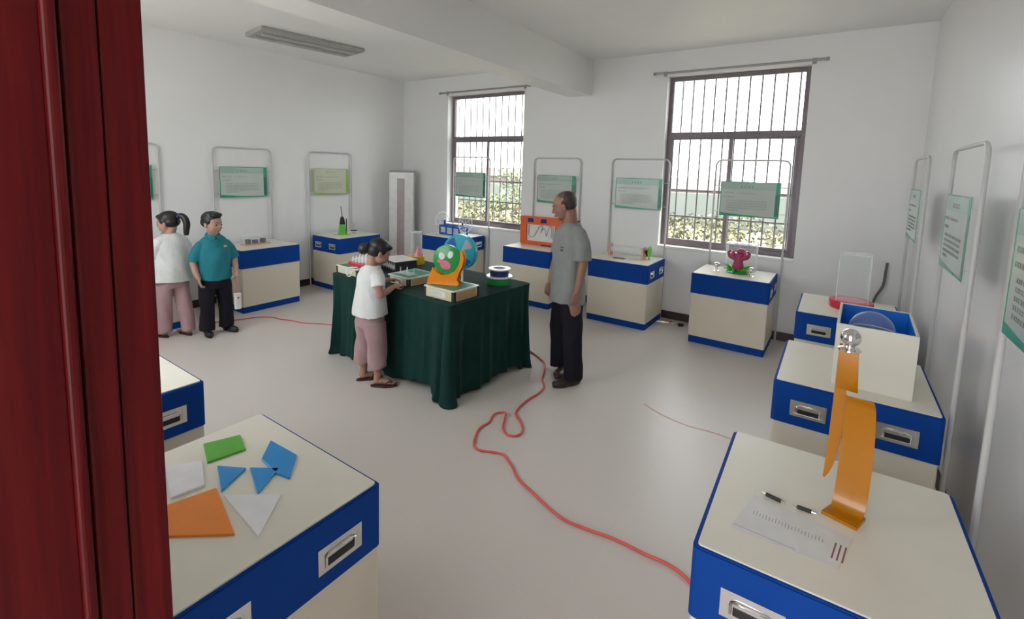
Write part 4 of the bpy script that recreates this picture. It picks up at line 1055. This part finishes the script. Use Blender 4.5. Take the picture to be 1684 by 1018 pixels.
def shoe(name, x, y, ang, L_, m_, parent, kind='shoe', h=.075):
    mt_ = Matrix.Translation((x, y, 0)) @ Matrix.Rotation(ang, 4, 'Z')
    w_ = L_ * .19
    bm = B()
    sole = [(w_ * .85 * math.sin(a) * (1 if math.cos(a) > 0 else .8), L_ * .38 + L_ * .5 * math.cos(a)) for a in [2 * PI * k / 28 for k in range(28)]]
    if kind == 'shoe':
        prism(bm, [(p[0] * 1.05, p[1] * 1.0) for p in sole], .001, .022)
        ell(bm, (0, L_ * .56, .030), (w_ * .95, L_ * .34, .036)); ell(bm, (0, L_ * .12, .040), (w_ * .82, L_ * .26, .045)); cap(bm, (0, .02, .04), (0, 0.01, h), .036, .036)
        bmesh.ops.transform(bm, matrix=mt_, verts=bm.verts[:])
        return remesh(bm, name, m_, parent, .005, 3)
    prism(bm, sole, .001, .016)
    bmesh.ops.transform(bm, matrix=mt_, verts=bm.verts[:]); o = obj(name, bm, m_, parent)
    bm = B()
    for sx in (-1, 1): tube(bm, [mt_ @ p for p in smooth_path([Vector((0, L_ * .70, .030)), Vector((sx * w_ * .5, L_ * .56, .048)), Vector((sx * w_ * .85, L_ * .36, .018))], 5)], .005, 8)
    obj('strap', bm, m_, o, True)
    return o
def foot(bm, x, y, ang, L_, base=.014):
    mt_ = Matrix.Translation((x, y, base)) @ Matrix.Rotation(ang, 4, 'Z'); w_ = L_ * .19
    def c4(p0, p1, r0, r1): cap(bm, mt_ @ Vector(p0), mt_ @ Vector(p1), r0, r1)
    c4((0, .0, .028), (0, L_ * .45, .022), .028, .024); c4((-w_ * .35, L_ * .4, .018), (-w_ * .45, L_ * .66, .014), .018, .014); c4((w_ * .3, L_ * .38, .018), (w_ * .35, L_ * .62, .013), .018, .013)
    for k in range(5): c4((-w_ * .62 + k * w_ * .30, L_ * .64, .012), (-w_ * .66 + k * w_ * .31, L_ * (.80 - .02 * k), .010), .0095 if k else .012, .0085 if k else .011)
    c4((0, .0, .03), (0, .008, .09), .030, .030)

# ---- the man ----------------------------------------------------------------
hd = Vector((-.60, -.80)).normalized()
man = thing('person', 'man in a loose grey t-shirt and dark trousers standing right of the table, looking down', 'person', (-1.825, 3.60, 0), rz_of(hd))
F = head_frame((.012, .062, 1.505), (.55, .85, 0), R(17))
Hs = 1.03
bm = B(); head(bm, F, Hs)
nk = F @ Vector((0, -.03, -.06))
cap(bm, (0, -.005, 1.33), nk, .064, .056); cap(bm, (0, -.015, 1.33), F @ Vector((0, -.045, -.03)), .055, .050)
loft(bm, [(0, 0, .80, .145, .10), (0, 0, 1.0, .135, .095), (0, -.005, 1.2, .155, .10), (0, -.01, 1.28, .14, .08), (0, -.01, 1.335, .08, .06)])
# left arm, hanging, slightly back; right arm, hanging forward
chain(bm, [(-.165, -.01, 1.26, .045), (-.205, -.025, 1.19, .046), (-.215, -.02, 1.06, .040), (-.212, .0, .93, .035), (-.205, .02, .835, .026)])
hand(bm, (-.205, .022, .835), (.03, .12, -1), (1, .15, 0), .95, 30, 1)
chain(bm, [(.165, -.01, 1.26, .045), (.200, .0, 1.17, .042), (.205, .02, 1.05, .038), (.195, .06, .92, .033), (.185, .085, .825, .026)])
hand(bm, (.185, .088, .825), (-.03, .22, -1), (-1, .15, 0), .95, 40, -1)
for sx, fx, fy in ((-1, -.13, .0), (1, .155, -.01)): chain(bm, [(sx * .085, -.005, .84, .085), (fx * .95, .01, .46, .058), (fx, -.02, .28, .052), (fx, fy - .02, .09, .038)])
remesh(bm, 'body', M['skin_man'], man, .0048, 3)
face_bits(F, Hs, man, True)
bm = B(); put(bm, F, Hs, [((0, -.045, .045), (.079, .068, .072)), ((0, -.050, .005), (.076, .055, .055)), ((.050, -.018, .030), (.030, .040, .035)), ((-.050, -.018, .030), (.030, .040, .035))])
remesh(bm, 'hair', M['hair_thin'], man, .005, 3)
bm = B(); put(bm, F, Hs, [((0, -.020, .062), (.068, .078, .058))]); obj('thin_crown_hair', bm, A('crown_hair', (0.14, 0.085, 0.07), .7), man, True)
def sleeve(bm, p0, p1, p2, r0, r1, r2): chain(bm, [(*p0, r0), (*p1, r1)]); 
bm = B()
wv = lambda k, am: (lambda a: am * math.sin(k * a + .6))
loft(bm, [(0, .005, .700, .185, .145, 0, wv(3, .006)), (0, .005, .80, .178, .138), (0, .005, .95, .168, .128), (0, .005, 1.10, .172, .130), (0, 0, 1.20, .176, .122), (0, -.005, 1.275, .172, .108), (0, -.008, 1.325, .145, .090), (0, -.008, 1.358, .100, .076), (0, -.008, 1.372, .076, .068)])
def slv(bm, pts, n=22):
    P = [Vector(p[:3]) for p in pts]
    rings = []
    for i, p in enumerate(P):
        T = (P[min(i + 1, len(P) - 1)] - P[max(i - 1, 0)]).normalized(); q = T.to_track_quat('Z', 'Y').to_matrix()
        rings.append([bm.verts.new(p + q @ Vector((pts[i][3] * math.cos(2 * PI * k / n), pts[i][3] * math.sin(2 * PI * k / n), 0))) for k in range(n)])
    for a, b_ in zip(rings, rings[1:]):
        for k in range(n): bm.faces.new((a[k], a[(k + 1) % n], b_[(k + 1) % n], b_[k]))
    bm.faces.new(rings[0][::-1]); bm.faces.new(rings[-1])
slv(bm, [(-.09, -.008, 1.300, .062), (-.135, -.012, 1.275, .068), (-.172, -.018, 1.215, .070), (-.192, -.022, 1.15, .070), (-.202, -.022, 1.08, .073)])
slv(bm, [(.09, -.008, 1.300, .062), (.135, -.010, 1.275, .068), (.175, .0, 1.215, .070), (.196, .006, 1.15, .070), (.205, .012, 1.08, .073)])
st = remesh(bm, 't_shirt', M['shirt_grey'], man, .0055, 2)
bm = B(); tube(bm, [(.077 * math.cos(2 * PI * k / 32), -.006 + .069 * math.sin(2 * PI * k / 32), 1.368 - .012 * math.sin(2 * PI * k / 32)) for k in range(32)], .006, 8, True); obj('collar', bm, M['shirt_grey'], st, True)
bm = B(); box(bm, -.10, -.065, .108, .122, 1.172, 1.178, .001); box(bm, -.095, -.07, .110, .124, 1.145, 1.158, .001); obj('chest_print', bm, M['ink'], st)
bm = B()
loft(bm, [(0, 0, .70, .145, .108), (0, 0, .76, .148, .112), (0, 0, .88, .150, .112), (0, 0, .98, .142, .105)])
for sx, fx in ((-1, -.13), (1, .155)):
    loft(bm, [(fx, -.02, .055, .078, .082, 0, wv(3, .004)), (fx * .99, -.015, .20, .076, .080), (fx * .96, 0, .42, .080, .085), (sx * .090, .0, .60, .086, .098), (sx * .072, 0, .74, .080, .095)])
remesh(bm, 'trousers', M['trousers_dark'], man, .006, 3)
shoe('shoe', -.13, -.06, R(4), .27, M['shoe_brown'], man); shoe('shoe', .155, -.06, R(52), .27, M['shoe_brown'], man)

# ---- the boy ----------------------------------------------------------------
hb = Vector((1.0, -.08)).normalized()
boy = thing('person', 'boy in a teal polo shirt and black trousers looking aside, holding a white power strip', 'person', (-5.24, 2.28, 0), rz_of(hb))
F = head_frame((.01, .015, 1.158), (-.46, 1, 0), R(2))
Hs = 1.0
bm = B(); head(bm, F, Hs, True)
cap(bm, (0, -.01, 1.0), (0.005, -.005, 1.12), .050, .046)
loft(bm, [(0, 0, .60, .125, .10), (0, 0, .8, .125, .10), (0, 0, .93, .115, .075), (0, -.005, .98, .08, .055), (0, -.005, 1.02, .055, .048)])
chain(bm, [(.130, -.01, .91, .038), (.165, -.02, .86, .036), (.185, -.02, .775, .034), (.185, .03, .690, .030), (.172, .07, .625, .023)])
hand(bm, (.172, .072, .625), (-.08, .25, -1), (-1, .1, 0), .74, 35, -1)
chain(bm, [(-.130, -.01, .91, .038), (-.165, -.005, .86, .036), (-.182, .01, .775, .034), (-.175, .075, .705, .029), (-.160, .115, .665, .022)])
hand(bm, (-.160, .117, .665), (.1, .55, -1), (1, .2, .3), .74, 60, 1)
for sx, fx in ((-1, -.095), (1, .085)): chain(bm, [(sx * .07, 0, .62, .080), (fx * .95, .01, .34, .055), (fx, -.01, .2, .048), (fx, -.01, .08, .034)])
remesh(bm, 'body', M['skin_boy'], boy, .0045, 3)
face_bits(F, Hs, boy, False, True)
bm = B(); put(bm, F, Hs, [((0, -.020, .060), (.083, .095, .070)), ((0, -.045, .020), (.081, .070, .065)), ((0, .045, .097), (.066, .050, .028)), ((0, -.01, .100), (.070, .075, .034)), ((.066, -.002, .035), (.017, .045, .036)), ((-.066, -.002, .035), (.017, .045, .036))])
remesh(bm, 'hair', M['hair_black'], boy, .005, 2)
bm = B()
loft(bm, [(0, .005, .590, .160, .128, 0, wv(3, .006)), (0, .005, .68, .154, .130), (0, .008, .80, .150, .128), (0, .003, .90, .148, .112), (0, -.002, .965, .135, .090), (0, -.005, 1.005, .118, .072), (0, -.005, 1.035, .070, .058)])
slv(bm, [(.07, -.005, .965, .052), (.112, -.01, .940, .058), (.148, -.016, .885, .059), (.170, -.020, .830, .060), (.182, -.020, .782, .062)])
slv(bm, [(-.07, -.005, .965, .052), (-.112, -.01, .940, .058), (-.146, -.008, .885, .059), (-.167, .0, .830, .060), (-.180, .008, .782, .062)])
st = remesh(bm, 'polo_shirt', M['polo_teal'], boy, .005, 2)
bm = B()
for sx in (-1, 1):
    pts = [(sx * .010, .072, 1.010), (sx * .055, .060, .992), (sx * .078, .010, 1.022), (sx * .060, -.055, 1.045), (0, -.066, 1.052)]
    pin = [(sx * .008, .058, 1.042), (sx * .038, .045, 1.050), (sx * .054, .005, 1.060), (sx * .044, -.042, 1.072), (0, -.052, 1.076)]
    vo_ = [bm.verts.new(p) for p in pts]; vi_ = [bm.verts.new(p) for p in pin]
    for k in range(4): bm.faces.new((vo_[k], vo_[k + 1], vi_[k + 1], vi_[k]))
o = obj('polo_collar', bm, M['polo_teal'], st); solidify(o, .006)
bm = B(); box(bm, -.011, .011, .098, .104, .90, 1.01, .002, Matrix.Rotation(R(-0), 4, 'X')); obj('button_placket', bm, A('placket', (.004, .15, .18), .8), st)
bm = B(); box(bm, -.085, -.055, .108, .113, .925, .945, .002); obj('chest_badge', bm, A('badge_gold', (.45, .40, .15), .5), st)
bm = B()
loft(bm, [(0, 0, .50, .135, .112), (0, 0, .58, .148, .118), (0, 0, .66, .140, .112), (0, 0, .72, .12, .10)])
for sx, fx in ((-1, -.095), (1, .085)):
    loft(bm, [(fx, -.005, .055, .066, .070, 0, wv(4, .005)), (fx * 1.02, -.005, .09, .070, .072), (fx, .0, .20, .066, .070), (fx * .97, .005, .34, .070, .076), (sx * .075, .0, .46, .078, .090), (sx * .070, 0, .56, .080, .10)])
remesh(bm, 'trousers', M['trousers_dark'], boy, .005, 3)
shoe('shoe', -.095, -.045, R(18), .21, A('shoe_black', (.012, .013, .016), .5), boy); shoe('shoe', .085, -.045, R(-6), .21, M['shoe_black'], boy)
# power strip hanging from his left hand
bmat_ = Matrix.Rotation(rz_of(hb), 4, 'Z'); base_ = Vector((-5.24, 2.28, 0))
hp = base_ + (bmat_ @ Vector((-.150, .165, .575)))
t = thing('power_strip', "white power strip hanging on a red lead from the boy's hand", 'power strip', hp + Vector((0, 0, -.225)), rz_of(hb))
bm = B(); box(bm, -.030, .030, -.018, .018, -.085, .085, .006); obj('strip_case', bm, M['white_plastic'], t)
bm = B(); box(bm, -.010, .010, .018, .020, .03, .045, .001); obj('switch', bm, M['red_plastic'], t)
bm = B(); tube(bm, smooth_path([(0, 0, .084), (.003, .0, .13), (-.002, -.004, .19), (0, -.01, .235)], 6), .005, 8); obj('red_lead', bm, M['red_cord_rubber'], t, True)

# ---- the girl at the table ---------------------------------------------------
hg = Vector((.22, .97)).normalized()
girl = thing('person', 'girl with a dark hair bun, white top and mauve trousers leaning over the table', 'person', (-3.055, 2.50, 0), rz_of(hg))
F = head_frame((.015, .070, 1.095), (.25, 1, 0), R(26))
Hs = .92
bm = B(); head(bm, F, Hs, True)
cap(bm, (0, .01, .985), F @ Vector((0, -.035, -.05)), .043, .040)
loft(bm, [(0, 0, .55, .095, .07), (0, 0, .72, .105, .08), (0, .005, .88, .115, .078), (0, .01, .93, .09, .06), (0, .01, .98, .050, .042)])
chain(bm, [(.118, .005, .90, .034), (.145, -.005, .85, .033), (.155, .010, .785, .031), (.125, .085, .795, .027), (.098, .150, .815, .021)])
hand(bm, (.098, .150, .815), (-.15, 1, .12), (-.3, 0, -1), .70, 40, -1)
chain(bm, [(-.118, .01, .90, .034), (-.145, .03, .86, .033), (-.140, .07, .81, .031), (-.065, .13, .835, .027), (-.01, .175, .850, .021)])
hand(bm, (-.01, .175, .850), (.35, 1, .0), (.3, 0, -1), .70, 40, 1)
for sx, fx, fy in ((-1, -.10, -.01), (1, .075, .03)): chain(bm, [(sx * .055, 0, .56, .060), (fx * .95, .01, .32, .050), (fx, fy - .01, .20, .042), (fx, fy, .08, .028)])
foot(bm, -.10, -.02, R(-18), .19); foot(bm, .075, .02, R(-38), .19)
remesh(bm, 'body', M['skin_child'], girl, .0045, 3)
face_bits(F, Hs, girl, True, True)
bm = B(); put(bm, F, Hs, [((0, -.018, .055), (.084, .098, .075)), ((0, -.045, .012), (.081, .070, .070)), ((0, .050, .080), (.060, .042, .030)), ((.066, .000, .030), (.018, .040, .040)), ((-.066, .0, .030), (.018, .040, .040)), ((-.01, -.135, -.015), (.052, .050, .056))])
hr = remesh(bm, 'hair', M['hair_black'], girl, .005, 3)
bm = B(); Fm = F @ Matrix.Diagonal((Hs, Hs, Hs, 1)); tube(bm, [Fm @ Vector((-.005 + .035 * math.cos(2 * PI * k / 20), -.105, -.012 + .035 * math.sin(2 * PI * k / 20))) for k in range(20)], .005, 8, True); obj('hair_tie', bm, M['navy_plastic'], hr, True)
bm = B()
loft(bm, [(0, -.005, .600, .175, .135, 0, wv(3, .006)), (0, -.003, .70, .160, .122), (0, .0, .82, .145, .108), (0, .004, .90, .138, .095), (0, .008, .95, .120, .078), (0, .012, .985, .085, .060), (0, .014, 1.0, .062, .052)])
slv(bm, [(.06, .006, .940, .046), (.095, .005, .925, .052), (.125, .0, .885, .052), (.142, -.002, .848, .053)])
slv(bm, [(-.06, .006, .940, .046), (-.095, .008, .925, .052), (-.125, .018, .885, .052), (-.142, .026, .848, .053)])
remesh(bm, 'white_top', M['shirt_white'], girl, .005, 2)
bm = B()
loft(bm, [(0, 0, .50, .130, .105), (0, 0, .57, .135, .108), (0, 0, .66, .128, .100), (0, 0, .72, .115, .09)])
for sx, fx, fy in ((-1, -.10, -.01), (1, .075, .03)):
    loft(bm, [(fx * 1.0, fy - .005, .165, .080, .080, 0, wv(3, .003)), (fx * .98, fy * .7, .28, .076, .078), (sx * .078, fy * .4, .40, .074, .082), (sx * .068, 0, .54, .074, .096)])
remesh(bm, 'trousers', M['trousers_mauve'], girl, .005, 2)
shoe('flip_flop', -.10, -.05, R(-18), .215, M['flipflop'], girl, 'ff'); shoe('flip_flop', .075, -.01, R(-38), .215, M['flipflop'], girl, 'ff')

# ---- the girl with the ponytail ------------------------------------------------
hg2 = Vector((-.97, -.05)).normalized()
g2 = thing('person', 'girl with a long ponytail, white shirt and mauve trousers, back turned, beside the door frame', 'person', (-5.47, 1.975, 0), rz_of(hg2))
F = head_frame((.0, .03, 1.165), (-.75, 1, 0), R(10))
Hs = .98
bm = B(); head(bm, F, Hs, True)
cap(bm, (0, .0, 1.04), F @ Vector((0, -.03, -.05)), .044, .042)
loft(bm, [(0, 0, .60, .12, .095), (0, 0, .78, .11, .085), (0, .0, .93, .11, .07), (0, .0, .98, .08, .055), (0, .0, 1.03, .050, .043)])
chain(bm, [(.12, 0, .95, .036), (.155, .01, .88, .034), (.175, .03, .81, .031), (.165, .09, .73, .027), (.15, .13, .68, .021)])
hand(bm, (.15, .13, .68), (-.1, .5, -1), (-1, 0, 0), .72, 35, -1)
chain(bm, [(-.12, 0, .95, .036), (-.155, .01, .88, .034), (-.175, .04, .81, .031), (-.16, .11, .76, .027), (-.14, .17, .73, .021)])
hand(bm, (-.14, .17, .73), (.1, .8, -.5), (1, 0, -.3), .72, 35, 1)
for sx, fx, fy in ((-1, -.07, .05), (1, .10, -.06)): chain(bm, [(sx * .065, 0, .62, .075), (fx * .85, .01, .34, .050), (fx, fy - .01, .20, .042), (fx, fy, .08, .028)])
foot(bm, -.07, .04, R(12), .20); foot(bm, .10, -.07, R(4), .20)
remesh(bm, 'body', M['skin_child'], g2, .0045, 3)
face_bits(F, Hs, g2, False, True)
bm = B(); put(bm, F, Hs, [((0, -.018, .055), (.084, .098, .073)), ((0, -.045, .012), (.081, .070, .065)), ((0, .050, .080), (.060, .042, .028)), ((.066, .000, .030), (.018, .040, .036)), ((-.066, .0, .030), (.018, .040, .036))])
hr = remesh(bm, 'hair', M['hair_black'], g2, .005, 3)
bm = B(); Fm = F @ Matrix.Diagonal((Hs, Hs, Hs, 1))
pt = [Fm @ Vector(p) for p in ((0, -.095, .045), (.0, -.135, .060), (.0, -.170, .030), (.0, -.180, -.030), (.0, -.165, -.090), (.0, -.150, -.150))]
sp = smooth_path(pt, 5); tube(bm, sp, [.016 + .016 * math.sin(PI * min(1, i / (len(sp) - 1) * .95)) ** .7 for i in range(len(sp))], 14)
pnt = remesh(bm, 'ponytail', M['hair_black'], g2, .005, 2)
bm = B(); tube(bm, [Fm @ Vector((.022 * math.cos(2 * PI * k / 20), -.118, .055 + .022 * math.sin(2 * PI * k / 20))) for k in range(20)], .006, 8, True); obj('hair_tie', bm, M['purple_block'], pnt, True)
bm = B()
loft(bm, [(0, -.005, .585, .185, .140, 0, wv(2, .010)), (0, -.003, .70, .172, .128), (0, .0, .84, .155, .112), (0, .002, .94, .142, .098), (0, .003, 1.00, .122, .082), (0, .003, 1.045, .085, .064), (0, .003, 1.065, .062, .054)])
slv(bm, [(.06, .0, 1.005, .050), (.10, .0, .985, .056), (.136, .006, .92, .058), (.160, .02, .84, .060)])
slv(bm, [(-.06, .0, 1.005, .050), (-.10, .0, .985, .056), (-.136, .006, .92, .058), (-.160, .02, .84, .060)])
remesh(bm, 'white_shirt', M['shirt_white'], g2, .005, 2)
bm = B()
loft(bm, [(0, 0, .52, .128, .105), (0, 0, .60, .135, .108), (0, 0, .68, .118, .095)])
for sx, fx, fy in ((-1, -.07, .05), (1, .10, -.06)):
    loft(bm, [(fx, fy - .005, .055, .066, .068, 0, wv(3, .004)), (fx * .98, fy * .8, .20, .066, .070), (sx * .078, fy * .4, .38, .072, .080), (sx * .068, 0, .56, .076, .096)])
remesh(bm, 'trousers', M['trousers_mauve'], g2, .005, 2)
shoe('flip_flop', -.07, .01, R(12), .225, M['flipflop'], g2, 'ff'); shoe('flip_flop', .10, -.10, R(4), .225, M['flipflop'], g2, 'ff')
